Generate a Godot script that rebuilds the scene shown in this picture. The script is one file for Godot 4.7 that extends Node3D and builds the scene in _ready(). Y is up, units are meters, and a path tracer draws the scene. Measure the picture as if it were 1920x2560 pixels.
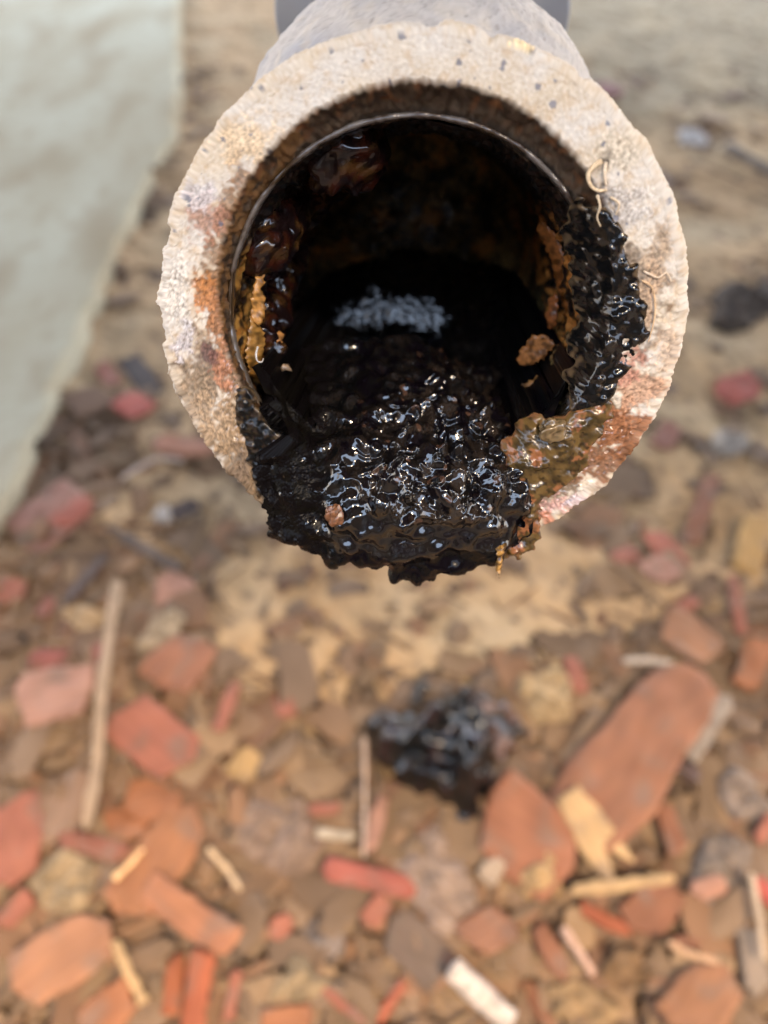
extends Node3D
# An old cream-crusted drain pipe mouth oozing black sludge, held above bare dirt strewn with red wood chips.

const MM := 0.001
var soft := FastNoiseLite.new()
var cells := FastNoiseLite.new()
var ridge := FastNoiseLite.new()
var rng := RandomNumberGenerator.new()
var names := {}
var pipe_place := Transform3D(Basis(Vector3(0.99863, 0.01961, 0.04853), Vector3(0.00000, 0.92718, -0.37461), Vector3(-0.05234, 0.37409, 0.92591)), Vector3(0.00666, 0.53213, -0.12659))


func _ready() -> void:
	# camera
	var cam := Camera3D.new()
	cam.name = "camera"
	cam.fov = 67.0
	cam.near = 0.01
	cam.far = 200.0
	cam.position = Vector3(0, 0.62, 0)
	cam.rotation_degrees.x = -48.0
	var lens := CameraAttributesPhysical.new()
	lens.frustum_focus_distance = 0.155
	lens.frustum_focal_length = 18.13
	lens.exposure_aperture = 5.4
	cam.attributes = lens
	add_child(cam)
	# sky, sun, exposure
	var env := Environment.new()
	env.background_mode = Environment.BG_SKY
	var sky := Sky.new()
	var sm := ProceduralSkyMaterial.new()
	sm.sky_top_color = Color(0.74, 0.82, 0.94)
	sm.sky_horizon_color = Color(0.93, 0.87, 0.78)
	sm.ground_horizon_color = Color(0.45, 0.40, 0.34)
	sm.ground_bottom_color = Color(0.36, 0.30, 0.24)
	sm.sky_energy_multiplier = 1.0
	sky.sky_material = sm
	env.sky = sky
	env.tonemap_mode = Environment.TONE_MAPPER_LINEAR
	env.tonemap_exposure = 9.0
	env.sdfgi_enabled = true
	env.ssao_enabled = true
	env.ssil_enabled = true
	var we := WorldEnvironment.new()
	we.name = "world_environment"
	we.environment = env
	add_child(we)
	var sun := DirectionalLight3D.new()
	sun.name = "sun"
	sun.light_energy = 0.3
	sun.light_color = Color(1.0, 0.90, 0.78)
	sun.light_angular_distance = 14.0
	sun.shadow_enabled = true
	sun.rotation_degrees = Vector3(-58, 28, 0)
	add_child(sun)

	rng.seed = 7
	soft.seed = 3
	soft.noise_type = FastNoiseLite.TYPE_SIMPLEX_SMOOTH
	soft.fractal_type = FastNoiseLite.FRACTAL_NONE
	soft.frequency = 1.0
	cells.seed = 11
	cells.noise_type = FastNoiseLite.TYPE_CELLULAR
	cells.fractal_type = FastNoiseLite.FRACTAL_NONE
	cells.cellular_return_type = FastNoiseLite.RETURN_DISTANCE
	cells.frequency = 1.0
	ridge.seed = 23
	ridge.noise_type = FastNoiseLite.TYPE_SIMPLEX_SMOOTH
	ridge.fractal_type = FastNoiseLite.FRACTAL_RIDGED
	ridge.fractal_octaves = 2
	ridge.frequency = 1.0

	build_ground()
	build_slabs()
	build_sky_blockers()
	build_pipe()
	build_sludge()
	build_ground_things()
	build_litter()


# ---------------------------------------------------------------- helpers

func n3(p: Vector3, wave: float) -> float:
	return soft.get_noise_3dv(p / wave)


func n2(x: float, y: float, wave: float) -> float:
	return soft.get_noise_2d(x / wave + 31.7, y / wave - 17.3)


func bubble(p: Vector3, size: float, r: float) -> float:
	var d := cells.get_noise_3dv(p / size) + 1.0
	return sqrt(maxf(0.0, r * r - d * d)) * size


func blend(a: Color, b: Color, k: float) -> Color:
	return a.lerp(b, clampf(k, 0.0, 1.0))


func numbered(called: String) -> String:
	names[called] = names.get(called, -1) + 1
	return called if names[called] == 0 else "%s_%03d" % [called, names[called]]


func paint(rough: float, spec := 0.5, vertex := true) -> StandardMaterial3D:
	var m := StandardMaterial3D.new()
	m.vertex_color_use_as_albedo = vertex
	m.roughness = rough
	m.metallic_specular = spec
	return m


func tag(o: Node3D, label: String, category := "", group := "", kind := "") -> Node3D:
	o.set_meta("label", label)
	if category: o.set_meta("category", category)
	if group: o.set_meta("group", group)
	if kind: o.set_meta("kind", kind)
	return o


func put(called: String, mesh: Mesh, mats: Array, parent: Node = self) -> MeshInstance3D:
	var o := MeshInstance3D.new()
	o.name = numbered(called) if parent == self else called
	o.mesh = mesh
	for i in mats.size():
		mesh.surface_set_material(i, mats[i])
	parent.add_child(o, true)
	return o


func thing(called: String, label: String, category: String, group := "") -> Node3D:
	var o := Node3D.new()
	o.name = numbered(called)
	add_child(o)
	tag(o, label, category, group)
	return o


# A mesh from points, colours and one index list per material; normals are averaged over the faces that meet.
func sheet(v: PackedVector3Array, c: PackedColorArray, lists: Array) -> ArrayMesh:
	var n := PackedVector3Array()
	n.resize(v.size())
	for idx in lists:
		for k in range(0, idx.size(), 3):
			var a: int = idx[k]
			var b: int = idx[k + 1]
			var d: int = idx[k + 2]
			var w := (v[d] - v[a]).cross(v[b] - v[a])
			n[a] += w
			n[b] += w
			n[d] += w
	for k in n.size():
		n[k] = n[k].normalized()
	var m := ArrayMesh.new()
	for idx in lists:
		if idx.size() == 0:
			continue
		var arr := []
		arr.resize(Mesh.ARRAY_MAX)
		arr[Mesh.ARRAY_VERTEX] = v
		arr[Mesh.ARRAY_NORMAL] = n
		arr[Mesh.ARRAY_COLOR] = c
		arr[Mesh.ARRAY_INDEX] = idx
		m.add_surface_from_arrays(Mesh.PRIMITIVE_TRIANGLES, arr)
	return m


# Quads of a grid of nu columns and nv rows (vertex = row * nu + column).
func quads(nu: int, nv: int, closed := false, flip := false) -> PackedInt32Array:
	var out := PackedInt32Array()
	var last := nu if closed else nu - 1
	for j in nv - 1:
		for i in last:
			var a := j * nu + i
			var b := j * nu + (i + 1) % nu
			var c := a + nu
			var d := b + nu
			if flip:
				out.append_array(PackedInt32Array([a, b, c, b, d, c]))
			else:
				out.append_array(PackedInt32Array([a, c, b, b, c, d]))
	return out


func edge_distance(p: Vector2, poly: PackedVector2Array) -> float:
	var best := 1e9
	var inside := false
	var j := poly.size() - 1
	for i in poly.size():
		var a := poly[i]
		var b := poly[j]
		var e := b - a
		var w := p - a
		var q := w - e * clampf(w.dot(e) / maxf(e.length_squared(), 1e-12), 0.0, 1.0)
		best = minf(best, q.length_squared())
		if (a.y > p.y) != (b.y > p.y) and p.x < (b.x - a.x) * (p.y - a.y) / (b.y - a.y) + a.x:
			inside = not inside
		j = i
	return sqrt(best) * (1.0 if inside else -1.0)


# A closed cushion over an outline: place(u, v, share, side) gives the point, share runs 0 at the rim to 1 where the piece has its full thickness.
func cushion(outline: PackedVector2Array, cell: float, lip: float, ragged: float, wave: float, place: Callable, shade: Callable) -> ArrayMesh:
	var lo := outline[0]
	var hi := outline[0]
	for p in outline:
		lo = lo.min(p)
		hi = hi.max(p)
	lo -= Vector2(1, 1) * (ragged + cell * 2.0)
	hi += Vector2(1, 1) * (ragged + cell * 2.0)
	var nx := int((hi.x - lo.x) / cell) + 2
	var ny := int((hi.y - lo.y) / cell) + 2
	var d := PackedFloat32Array()
	d.resize(nx * ny)
	for j in ny:
		for i in nx:
			var p := lo + Vector2(i, j) * cell
			var e := edge_distance(p, outline)
			if ragged > 0.0 and absf(e) < ragged * 3.0:
				e += ragged * (n2(p.x, p.y, wave) + 0.3 * n2(p.x, p.y, wave * 0.45))
			d[j * nx + i] = e
	var at := PackedInt32Array()
	at.resize(nx * ny)
	at.fill(-1)
	var v := PackedVector3Array()
	var c := PackedColorArray()
	var under := PackedVector3Array()
	var idx := PackedInt32Array()
	var low := PackedInt32Array()
	for j in range(1, ny - 2):
		for i in range(1, nx - 2):
			var k := [j * nx + i, j * nx + i + 1, (j + 1) * nx + i, (j + 1) * nx + i + 1]
			if maxf(maxf(d[k[0]], d[k[1]]), maxf(d[k[2]], d[k[3]])) <= 0.0:
				continue
			for q in k:
				if at[q] >= 0:
					continue
				at[q] = v.size()
				var x: int = q % nx
				var y: int = q / nx
				var p := lo + Vector2(x, y) * cell
				var e := d[q]
				if e < 0.0:
					var g := Vector2(d[q + 1] - d[q - 1], d[q + nx] - d[q - nx]) / (2.0 * cell)
					p -= g * (maxf(e, -1.5 * cell) / maxf(g.length_squared(), 0.4))
					e = 0.0
				var s := minf(e / lip, 1.0)
				s = sqrt(1.0 - (1.0 - s) * (1.0 - s))
				v.append(place.call(p.x, p.y, s, 1.0))
				under.append(place.call(p.x, p.y, s, -1.0))
				c.append(shade.call(p.x, p.y, s))
			idx.append_array(PackedInt32Array([at[k[0]], at[k[2]], at[k[1]], at[k[1]], at[k[2]], at[k[3]]]))
	var top := v.size()
	v.append_array(under)
	c.append_array(c.duplicate())
	for k in range(0, idx.size(), 3):
		low.append_array(PackedInt32Array([idx[k] + top, idx[k + 2] + top, idx[k + 1] + top]))
	idx.append_array(low)
	# which way the cushion faces depends on the axes of place(): turn the faces where their normal looks to the under side
	var flat := Vector3.ZERO
	var up := Vector3.ZERO
	for k in range(0, idx.size() / 2, 3):
		flat += (v[idx[k + 2]] - v[idx[k]]).cross(v[idx[k + 1]] - v[idx[k]])
	for k in top:
		up += v[k] - v[k + top]
	if flat.dot(up) < 0.0:
		for k in range(0, idx.size(), 3):
			var t := idx[k]
			idx[k] = idx[k + 1]
			idx[k + 1] = t
	return sheet(v, c, [idx])


# ---------------------------------------------------------------- the ground

func ground_height(x: float, z: float) -> float:
	return 0.010 * n2(x, z, 0.23) + 0.005 * n2(x, z, 0.07) + 0.0025 * n2(x, z, 0.022)


# How bare and sandy the dirt is, 1 in the clean patch under the pipe.
func bareness(x: float, z: float) -> float:
	var a := Vector2((x - 0.03) / 0.25, (z + 0.47) / 0.15)
	var b := Vector2((x - 0.34) / 0.28, (z + 0.66) / 0.20)
	var k := maxf(1.25 - a.length(), 1.0 - b.length())
	return smoothstep(-0.25, 0.75, k + 0.35 * n2(x, z, 0.12) + 0.2 * n2(x, z, 0.035))


# How thickly old mulch lies: dense towards the viewer, thinning out over the sandy dirt farther off.
func mulch(x: float, z: float) -> float:
	return clampf(smoothstep(-0.62, -0.28, z) + 0.35 * smoothstep(0.1, 0.5, -x) * smoothstep(-0.9, -0.45, z) + 0.35 * n2(x, z, 0.16), 0.0, 1.0) * (1.0 - bareness(x, z))


func build_ground() -> void:
	var nx := 430
	var nz := 470
	var v := PackedVector3Array()
	var c := PackedColorArray()
	for j in nz:
		for i in nx:
			var x := lerpf(-1.5, 1.5, i / float(nx - 1))
			var z := lerpf(0.35, -2.9, j / float(nz - 1))
			var y := ground_height(x, z)
			var e := minf(minf(i, nx - 1 - i), minf(j, nz - 1 - j))
			if e < 3:
				y = -0.03
			v.append(Vector3(x, y, z))
			var k := blend(Color(0.40, 0.27, 0.15), Color(0.18, 0.112, 0.058), smoothstep(-0.15, 0.35, mulch(x, z) - 0.5))
			k = blend(k, Color(0.40, 0.26, 0.135), bareness(x, z) * (0.75 + 0.5 * n2(x, z, 0.06)))
			# dirt soaked dark round the fallen sludge
			k = blend(k, Color(0.055, 0.036, 0.024), smoothstep(0.25, -0.1, Vector2((x - 0.055) / 0.075, (z + 0.275) / 0.06).length() - 1.0 + 0.5 * n2(x, z, 0.03)) * 0.85)
			# greyer packed dirt in a patch at the far right
			k = blend(k, Color(0.29, 0.24, 0.16), smoothstep(-0.1, 0.3, minf(x - 0.15, -1.45 - z) + 0.2 * n2(x, z, 0.3)) * 0.8)
			k = blend(k, Color(0.21, 0.14, 0.08), (n2(x, z, 0.055) - 0.25) * 1.1 * (1.0 - 0.6 * bareness(x, z)))
			k = blend(k, Color(0.38, 0.29, 0.18), (n2(x, z, 0.19) - 0.1) * 1.0)
			k = blend(k, Color(0.11, 0.08, 0.06), (n2(x, z, 0.017) - 0.35) * 2.0)
			c.append(k)
	var g := put("ground", sheet(v, c, [quads(nx, nz)]), [paint(1.0, 0.15)])
	tag(g, "bare tan dirt under the pipe", "", "", "structure")
	var far := PlaneMesh.new()
	far.size = Vector2(120, 120)
	var m := paint(0.95, 0.3, false)
	m.albedo_color = Color(0.25, 0.17, 0.11).linear_to_srgb()
	far.material = m
	var o := MeshInstance3D.new()
	o.name = "terrain"
	o.mesh = far
	o.position.y = -0.02
	add_child(o)
	tag(o, "dirt yard beyond", "", "", "structure")


func slab(called: String, label: String, outline: PackedVector2Array, top: float, base: Color, stain: Color, pale: Color) -> void:
	var place := func(x: float, z: float, s: float, side: float) -> Vector3:
		if side < 0.0:
			return Vector3(x, -0.03, z)
		return Vector3(x, -0.03 + (top + 0.03) * minf(s * 1.25, 1.0) + 0.0008 * n2(x, z, 0.35) * s, z)
	var shade := func(x: float, z: float, _s: float) -> Color:
		var k := blend(base, pale, 0.5 + 0.8 * n2(x, z * 0.35, 0.16))
		k = blend(k, stain, (n2(x + 4.0, z * 0.4, 0.11) - 0.15) * 0.8)
		k = blend(k, stain, (n2(x, z * 0.5 + 3.0, 0.03) - 0.35) * 0.9)
		return blend(k, stain, (n2(x, z, 0.02) - 0.3) * 0.5)
	var o := put(called, cushion(outline, 0.009, 0.02, 0.005, 0.09, place, shade), [paint(1.0, 0.15)])
	tag(o, label, "slab")


func build_slabs() -> void:
	slab("concrete_slab", "pale greenish weathered concrete slab on the ground, left of the pipe", PackedVector2Array([
		Vector2(-2.148, -2.447), Vector2(-0.543, -2.447), Vector2(-0.443, -1.876), Vector2(-0.383, -1.504), Vector2(-0.390, -1.384), Vector2(-0.400, -1.180), Vector2(-0.396, -0.952), Vector2(-0.396, -0.739),
		Vector2(-0.390, -0.548), Vector2(-0.403, -0.403), Vector2(-0.490, -0.323), Vector2(-0.795, -0.323)]), 0.020,
		Color(0.345, 0.30, 0.208), Color(0.24, 0.178, 0.105), Color(0.385, 0.35, 0.255))


# Deck and fence, added out of view to narrow the skylight the sludge mirrors.
func build_sky_blockers() -> void:
	var t := thing("added_deck", "brown board deck on joists, added overhead out of view to limit the skylight", "deck")
	var wood := paint(0.8, 0.4, false)
	wood.albedo_color = Color(0.20, 0.13, 0.085).linear_to_srgb()
	var board := BoxMesh.new()
	board.size = Vector3(7.0, 0.035, 0.2)
	board.material = wood
	for k in 18:
		var o := MeshInstance3D.new()
		o.name = "plank"
		o.mesh = board
		o.position = Vector3(0, 1.75 + 0.002 * (k % 3), 0.48 - 0.207 * k)
		t.add_child(o, true)
	var joist := BoxMesh.new()
	joist.size = Vector3(0.05, 0.16, 3.72)
	joist.material = wood
	for k in 11:
		var o := MeshInstance3D.new()
		o.name = "joist"
		o.mesh = joist
		o.position = Vector3(-3.2 + 0.64 * k, 1.65, -1.28)
		t.add_child(o, true)

	var f := thing("added_fence", "brown upright board fence added behind the viewer, out of view, to block low sky", "fence")  # added fence, darkens what the sludge reflects from behind the camera
	var pale := paint(0.85, 0.4, false)
	pale.albedo_color = Color(0.09, 0.062, 0.043).linear_to_srgb()
	var upright := BoxMesh.new()
	upright.size = Vector3(0.14, 1.7, 0.02)
	upright.material = pale
	for k in 50:
		var o := MeshInstance3D.new()
		o.name = "plank"
		o.mesh = upright
		o.position = Vector3(-3.7 + 0.15 * k, 0.85, 1.35 + 0.004 * (k % 2))
		f.add_child(o, true)
	var rail := BoxMesh.new()
	rail.size = Vector3(7.5, 0.09, 0.04)
	rail.material = pale
	for y in [0.35, 1.35]:
		var o := MeshInstance3D.new()
		o.name = "rail"
		o.mesh = rail
		o.position = Vector3(0, y, 1.385)
		f.add_child(o, true)


# ---------------------------------------------------------------- the pipe

# Patches of stain on the rim face: place (mm from the middle of the face), reach and colour.
var stains := []


func stain(p: Vector2, rx: float, ry: float, k: Color, much := 1.0) -> void:
	stains.append([p, rx, ry, k, much])


func rim_wet(p: Vector3) -> float:
	var a := Vector2(p.x, p.y) - Vector2(27, -33)
	var k := 1.15 - Vector2(a.dot(Vector2(0.75, 0.66)) / 21.0, a.dot(Vector2(-0.66, 0.75)) / 15.0).length()
	var b := Vector2(p.x + 36.5, p.y + 14.0)
	k = maxf(k, 1.0 - Vector2(b.x / 4.5, b.y / 19.0).length())
	return k + 0.35 * n3(p, 3.0) + 0.2 * n3(p, 1.0)


func rim_color(p: Vector3) -> Color:
	var big := n3(p, 9.0)
	var mid := n3(p + Vector3(50, 0, 0), 2.6)
	var fine := n3(p, 0.9)
	var tiny := n3(p + Vector3(0, 0, 40), 0.42)
	var k := blend(Color(0.55, 0.455, 0.335), Color(0.56, 0.505, 0.43), 0.5 + 0.9 * big)
	k = blend(k, Color(0.50, 0.36, 0.22), (mid - 0.05) * 0.8)
	k = blend(k, Color(0.70, 0.62, 0.50), (fine - 0.2) * 0.9)
	k = blend(k, Color(0.42, 0.31, 0.20), (-fine - 0.25) * 0.9)
	k = blend(k, Color(0.36, 0.29, 0.22), (tiny - 0.38) * 1.0)
	var wob := 0.45 * n3(p, 4.2) + 0.3 * n3(p, 1.5) + 0.18 * fine
	for s in stains:
		var q := Vector2((p.x - s[0].x) / s[1], (p.y - s[0].y) / s[2])
		var l := q.length()
		if l < 1.8:
			var e := smoothstep(0.0, 0.45, 1.0 - l + wob)
			if e > 0.0:
				k = blend(k, s[3] * (1.0 + 0.55 * fine + 0.4 * tiny), e * s[4])
	# dark blue-grey specks scattered over the upper face
	if p.y > 18.0:
		var sp := cells.get_noise_3dv(Vector3(p.x, p.y, 0.0) / 2.7) + 1.0
		if sp < 0.13 + 0.14 * n3(p, 7.0) + 0.08 * n3(p, 0.7):
			k = blend(k, Color(0.13, 0.135, 0.17), 0.75)
	return k


func bore_middle(z: float) -> Vector2:
	return Vector2(-0.5, 4.0).lerp(Vector2(-1.5, 0.0), clampf(-z / 8.0, 0.0, 1.0))


func build_pipe() -> void:
	var t := thing("drain_pipe", "crusted cream pipe mouth clogged with black sludge, held above the dirt", "pipe")
	t.transform = pipe_place
	var grey_brown := Color(0.20, 0.13, 0.075)
	for q in [Vector2(-36.1, 17.9), Vector2(-37.6, 12.9), Vector2(-38.6, 7.8), Vector2(-38.9, 1.6), Vector2(-38.3, -4.8), Vector2(-37.2, -11.4), Vector2(-34.6, 22.7), Vector2(-32.3, 25.8)]:
		stain(q, 3.6, 6.0, Color(0.19, 0.098, 0.045), 0.75)
	stain(Vector2(33.7, 31.2), 5, 5, Color(0.50, 0.42, 0.31), 0.7)
	stain(Vector2(48.0, -3.6), 3, 8, Color(0.44, 0.30, 0.19), 0.7)
	stain(Vector2(-41.6, -8.6), 8.5, 11, grey_brown, 0.8)
	stain(Vector2(-34.8, -18.7), 4.2, 9, Color(0.035, 0.024, 0.015), 0.9)
	stain(Vector2(-30.1, -26.9), 5, 6, Color(0.030, 0.022, 0.015), 0.9)
	stain(Vector2(-34.4, -28.5), 6, 13, Color(0.05, 0.036, 0.024), 0.85)
	stain(Vector2(-44.6, -14.4), 7, 12, Color(0.19, 0.135, 0.085), 0.7)
	stain(Vector2(-37.1, -27.5), 9, 10, Color(0.13, 0.088, 0.05), 0.75)
	stain(Vector2(36.3, -17.0), 9, 8, Color(0.085, 0.05, 0.022), 0.9)
	stain(Vector2(27.7, -33.5), 8, 7, Color(0.10, 0.055, 0.025), 0.8)
	stain(Vector2(41.2, 6.8), 6, 13, Color(0.13, 0.085, 0.05), 0.75)
	stain(Vector2(34.9, 22.2), 5, 6, Color(0.16, 0.11, 0.07), 0.6)
	stain(Vector2(-38.6, -22.4), 9.5, 11, Color(0.27, 0.175, 0.095), 0.85)
	stain(Vector2(-33.6, -33.9), 9, 9, Color(0.20, 0.13, 0.07), 0.85)
	stain(Vector2(-44.0, -18.4), 6, 8, Color(0.34, 0.24, 0.15), 0.6)
	stain(Vector2(-39.2, 20.3), 4.5, 5, Color(0.28, 0.14, 0.09), 0.75)
	stain(Vector2(-39.6, 24.2), 4.0, 3, Color(0.47, 0.43, 0.41), 0.7)
	stain(Vector2(-41.1, 6.0), 2.8, 4.5, Color(0.38, 0.15, 0.045), 0.85)
	stain(Vector2(-38.9, 0.7), 3.2, 7, Color(0.30, 0.14, 0.065), 0.8)
	stain(Vector2(-39.3, -8.6), 2.6, 6, Color(0.34, 0.15, 0.08), 0.8)
	stain(Vector2(-42.0, -5.3), 2.6, 3.2, Color(0.10, 0.055, 0.05), 0.8)
	stain(Vector2(-47.2, 7.7), 3.2, 9, Color(0.56, 0.50, 0.42), 0.8)
	stain(Vector2(-46.2, -3.0), 2.8, 4, Color(0.50, 0.46, 0.45), 0.7)
	stain(Vector2(41.3, -19.8), 9, 7, Color(0.24, 0.095, 0.04), 0.9)
	stain(Vector2(38.3, -25.9), 9, 6, Color(0.17, 0.07, 0.03), 0.9)
	stain(Vector2(43.7, -11.1), 6, 5, Color(0.40, 0.23, 0.14), 0.85)
	stain(Vector2(40.4, -6.5), 4.5, 4, Color(0.34, 0.16, 0.11), 0.8)
	stain(Vector2(31.4, -36.7), 6, 3.2, Color(0.46, 0.27, 0.22), 0.95)
	stain(Vector2(33.7, -36.1), 3, 2, Color(0.50, 0.42, 0.41), 0.8)
	stain(Vector2(28.7, -40.1), 2.5, 2, Color(0.40, 0.16, 0.09), 0.8)
	stain(Vector2(33.0, 10.9), 4, 16, Color(0.045, 0.03, 0.02), 0.95)
	stain(Vector2(43.6, 13.5), 3.5, 8, Color(0.40, 0.29, 0.19), 0.6)
	stain(Vector2(43.0, 6.0), 2.5, 7, Color(0.44, 0.30, 0.19), 0.7)
	stain(Vector2(36.4, 23.0), 5, 4, Color(0.55, 0.50, 0.44), 0.6)
	stain(Vector2(16.5, 47.3), 2.2, 1.4, Color(0.66, 0.50, 0.28), 0.9)
	stain(Vector2(-32.1, 33.4), 7, 5, Color(0.60, 0.44, 0.27), 0.7)
	stain(Vector2(-37.1, -28.6), 3, 5, Color(0.14, 0.10, 0.07), 0.6)
	var no_flat := paint(0.9, 0.35)
	var damp := paint(0.22, 0.5)

	# the rim: from behind its outer edge over the face into the bore
	var prof := []
	for q in [[45.5, -10.5], [48.0, -9.5], [50.2, -8.6], [51.0, -7.6], [51.3, -6.0], [51.2, -4.0], [51.2, -2.2], [51.0, -1.2], [50.6, -0.5], [50.0, -0.1], [49.0, 0.1]]:
		prof.append([Vector2.ZERO, q[0], q[1]])
	var steps := 46
	for k in steps:
		var s := (k + 1.0) / steps
		prof.append([Vector2(-0.5, 4.0) * s, lerpf(49.0, 38.7, s), 0.15 * sin(s * 3.0)])
	for q in [[38.3, -0.3], [38.1, -0.7], [38.0, -1.1], [37.9, -1.6], [37.8, -2.1], [37.7, -2.6], [37.6, -3.1], [37.5, -3.6], [37.4, -4.1], [37.3, -4.6], [37.2, -5.1], [37.1, -5.7], [36.9, -6.6], [36.6, -8.0]]:
		prof.append([bore_middle(q[1]), q[0], q[1]])
	var nu := 1100
	var v := PackedVector3Array()
	var c := PackedColorArray()
	for row in prof:
		for i in nu:
			var a := TAU * i / nu
			var dir := Vector2(cos(a), sin(a))
			var p := Vector3(row[0].x + dir.x * row[1], row[0].y + dir.y * row[1], row[2])
			var outer := clampf((row[1] - 47.0) / 3.0, 0.0, 1.0) if row[0] == Vector2.ZERO or row[1] > 46.0 else 0.0
			var in_bore := clampf((38.6 - row[1]) / 0.5, 0.0, 1.0)
			var grain := lerpf(1.0, 0.35, smoothstep(5.0, 34.0, p.y + 6.0 * n3(p, 9.0)))
			var h := 0.30 * n3(p, 8.0) + grain * (0.20 * n3(p, 2.6) + 0.20 * n3(p, 0.9) + 0.10 * n3(p, 0.42) + 0.26 * bubble(p, 1.2, 0.6))
			# flaked crust: sharp little steps
			h += 0.20 * grain * smoothstep(0.02, 0.16, n3(p + Vector3(9, 9, 9), 3.8) + 0.35 * n3(p, 1.1))
			var out := 0.5 * n3(p * Vector3(1, 1, 0.3), 11.0) - 0.9 * smoothstep(0.42, 0.58, n3(p * Vector3(1, 1, 0.15) + Vector3(0, 0, 77), 8.0)) + 0.10 * n3(p, 0.9) + 0.06 * n3(p, 0.5)
			var w := p
			w.z += h * (1.0 - in_bore)
			w += Vector3(dir.x, dir.y, 0) * (outer * (out + 0.5 * h) - in_bore * 0.8 * h)
			# the bore's ragged upper lip
			if in_bore > 0.0 or row[1] < 39.5 and row[0] != Vector2.ZERO:
				w += Vector3(dir.x, dir.y, 0) * 0.30 * n3(p * Vector3(1, 1, 0.2), 1.6)
			var k := rim_color(p)
			if in_bore > 0.0:
				var g := blend(Color(0.030, 0.018, 0.011), Color(0.065, 0.040, 0.024), 0.4 + 0.9 * n3(p, 2.3) + 0.4 * n3(p, 0.8))
				g = blend(g, Color(0.13, 0.055, 0.022), (n3(p, 3.1) - 0.1) * 1.5)
				g = blend(g, Color(0.10, 0.07, 0.045), smoothstep(-2.5, -4.5, p.z + 1.2 * n3(p, 2.5)) * (0.6 + 0.6 * n3(p, 1.5)))
				if p.x < -20.0:
					g = blend(g, Color(0.17, 0.085, 0.03), 0.7 * smoothstep(-0.1, 0.3, n3(p, 3.7) + 0.1))
				k = blend(k, g, in_bore)
			v.append(w * MM)
			c.append(k)
	var dry := PackedInt32Array()
	var wet := PackedInt32Array()
	var groove := PackedInt32Array()
	for j in prof.size() - 1:
		for i in nu:
			var a := j * nu + i
			var b := j * nu + (i + 1) % nu
			var f := PackedInt32Array([a, b, a + nu, b, b + nu, a + nu])
			if j > prof.size() - 16:
				groove.append_array(f)
			elif rim_wet(v[a] / MM) > 0.35:
				wet.append_array(f)
			else:
				dry.append_array(f)
	put("rim", sheet(v, c, [dry, wet, groove]), [no_flat, damp, paint(0.5, 0.4)], t)

	# the whitish shiny ring seated in the bore
	v = PackedVector3Array()
	c = PackedColorArray()
	nu = 620
	for j in 9:
		var b := TAU * j / 8.0
		for i in nu:
			var a := TAU * i / nu
			var mid := bore_middle(-6.0)
			var p := Vector3(cos(a), sin(a), 0)
			var wob := n3(p * 36.0, 3.0)
			var r := 36.8 + 0.6 * cos(b) * (1.0 + 0.2 * wob) + 0.15 * n3(p * 36.0, 9.0)
			v.append(Vector3(mid.x + p.x * r, mid.y - 0.6 + p.y * r, -6.2 + 1.5 * sin(b) * (1.0 + 0.25 * wob)) * MM)
			c.append(blend(Color(0.125, 0.105, 0.09), Color(0.04, 0.024, 0.015), smoothstep(-0.1, 0.5, n3(p * 36.0, 11.0) + 0.35 * n3(p * 36.0 + Vector3(0, 0, b), 1.6))))
	put("gasket", sheet(v, c, [quads(nu, 9, true, true)]), [paint(0.16, 0.6)], t)

	# the wall of the bore, crusted and wet, and the dim elbow beyond it
	v = PackedVector3Array()
	c = PackedColorArray()
	nu = 640
	var rows := 250
	for j in rows:
		var s := j / float(rows - 1)
		var z := lerpf(-7.0, -112.0, minf(s / 0.72, 1.0))
		var r := 35.4 + 1.0 * smoothstep(-30.0, -8.0, z)
		if s > 0.72:
			var e := (s - 0.72) / 0.28
			r = 35.4 * cos(e * PI / 2.0) + 3.0 * sin(minf(e * 8.0, 1.0) * PI / 2.0) * (1.0 - e)
			z = -112.0 - 34.0 * sin(e * PI / 2.0)
		for i in nu:
			var a := TAU * i / nu
			var dir := Vector3(cos(a), sin(a), 0)
			var p := Vector3(-1.5 + dir.x * r, dir.y * r, z)
			var h := 1.1 * n3(p, 11.0) + 0.7 * n3(p, 4.0) + 0.35 * n3(p, 1.5) + 0.4 * bubble(p, 2.2, 0.45)
			h *= clampf((-z - 6.5) / 4.0, 0.0, 1.0)
			v.append((p - (dir * clampf(1.2 - s, 0.1, 1.0) + Vector3(0, 0, -1) * clampf(s * 3.0 - 2.2, 0.0, 1.0)) * h) * MM)
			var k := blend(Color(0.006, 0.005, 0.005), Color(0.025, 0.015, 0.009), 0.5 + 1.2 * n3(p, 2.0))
			var deg := fposmod(rad_to_deg(a), 360.0)
			# rust on the left wall near the mouth, streaks along the right wall
			var left := smoothstep(36.0, 16.0, absf(deg - 184.0)) * smoothstep(-30.0, -16.0, z)
			k = blend(k, blend(Color(0.20, 0.085, 0.018), Color(0.30, 0.16, 0.04), 0.5 + 1.5 * n3(p, 1.7)), left * smoothstep(-0.35, 0.2, n3(p, 4.0) + 0.25 * n3(p, 1.2)))
			var right := smoothstep(40.0, 12.0, absf(fposmod(deg + 180.0, 360.0) - 183.0)) * smoothstep(-12.0, -26.0, z) * smoothstep(-125.0, -90.0, z)
			k = blend(k, Color(0.42, 0.15, 0.032), right * smoothstep(-0.05, 0.35, n3(p * Vector3(1, 1, 0.35), 4.2) + 0.3 * n3(p, 1.4)))
			var low := smoothstep(0.35, 0.7, 1.0 - absf(fposmod(deg + 180.0, 360.0) - 140.0) / 60.0)
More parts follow.
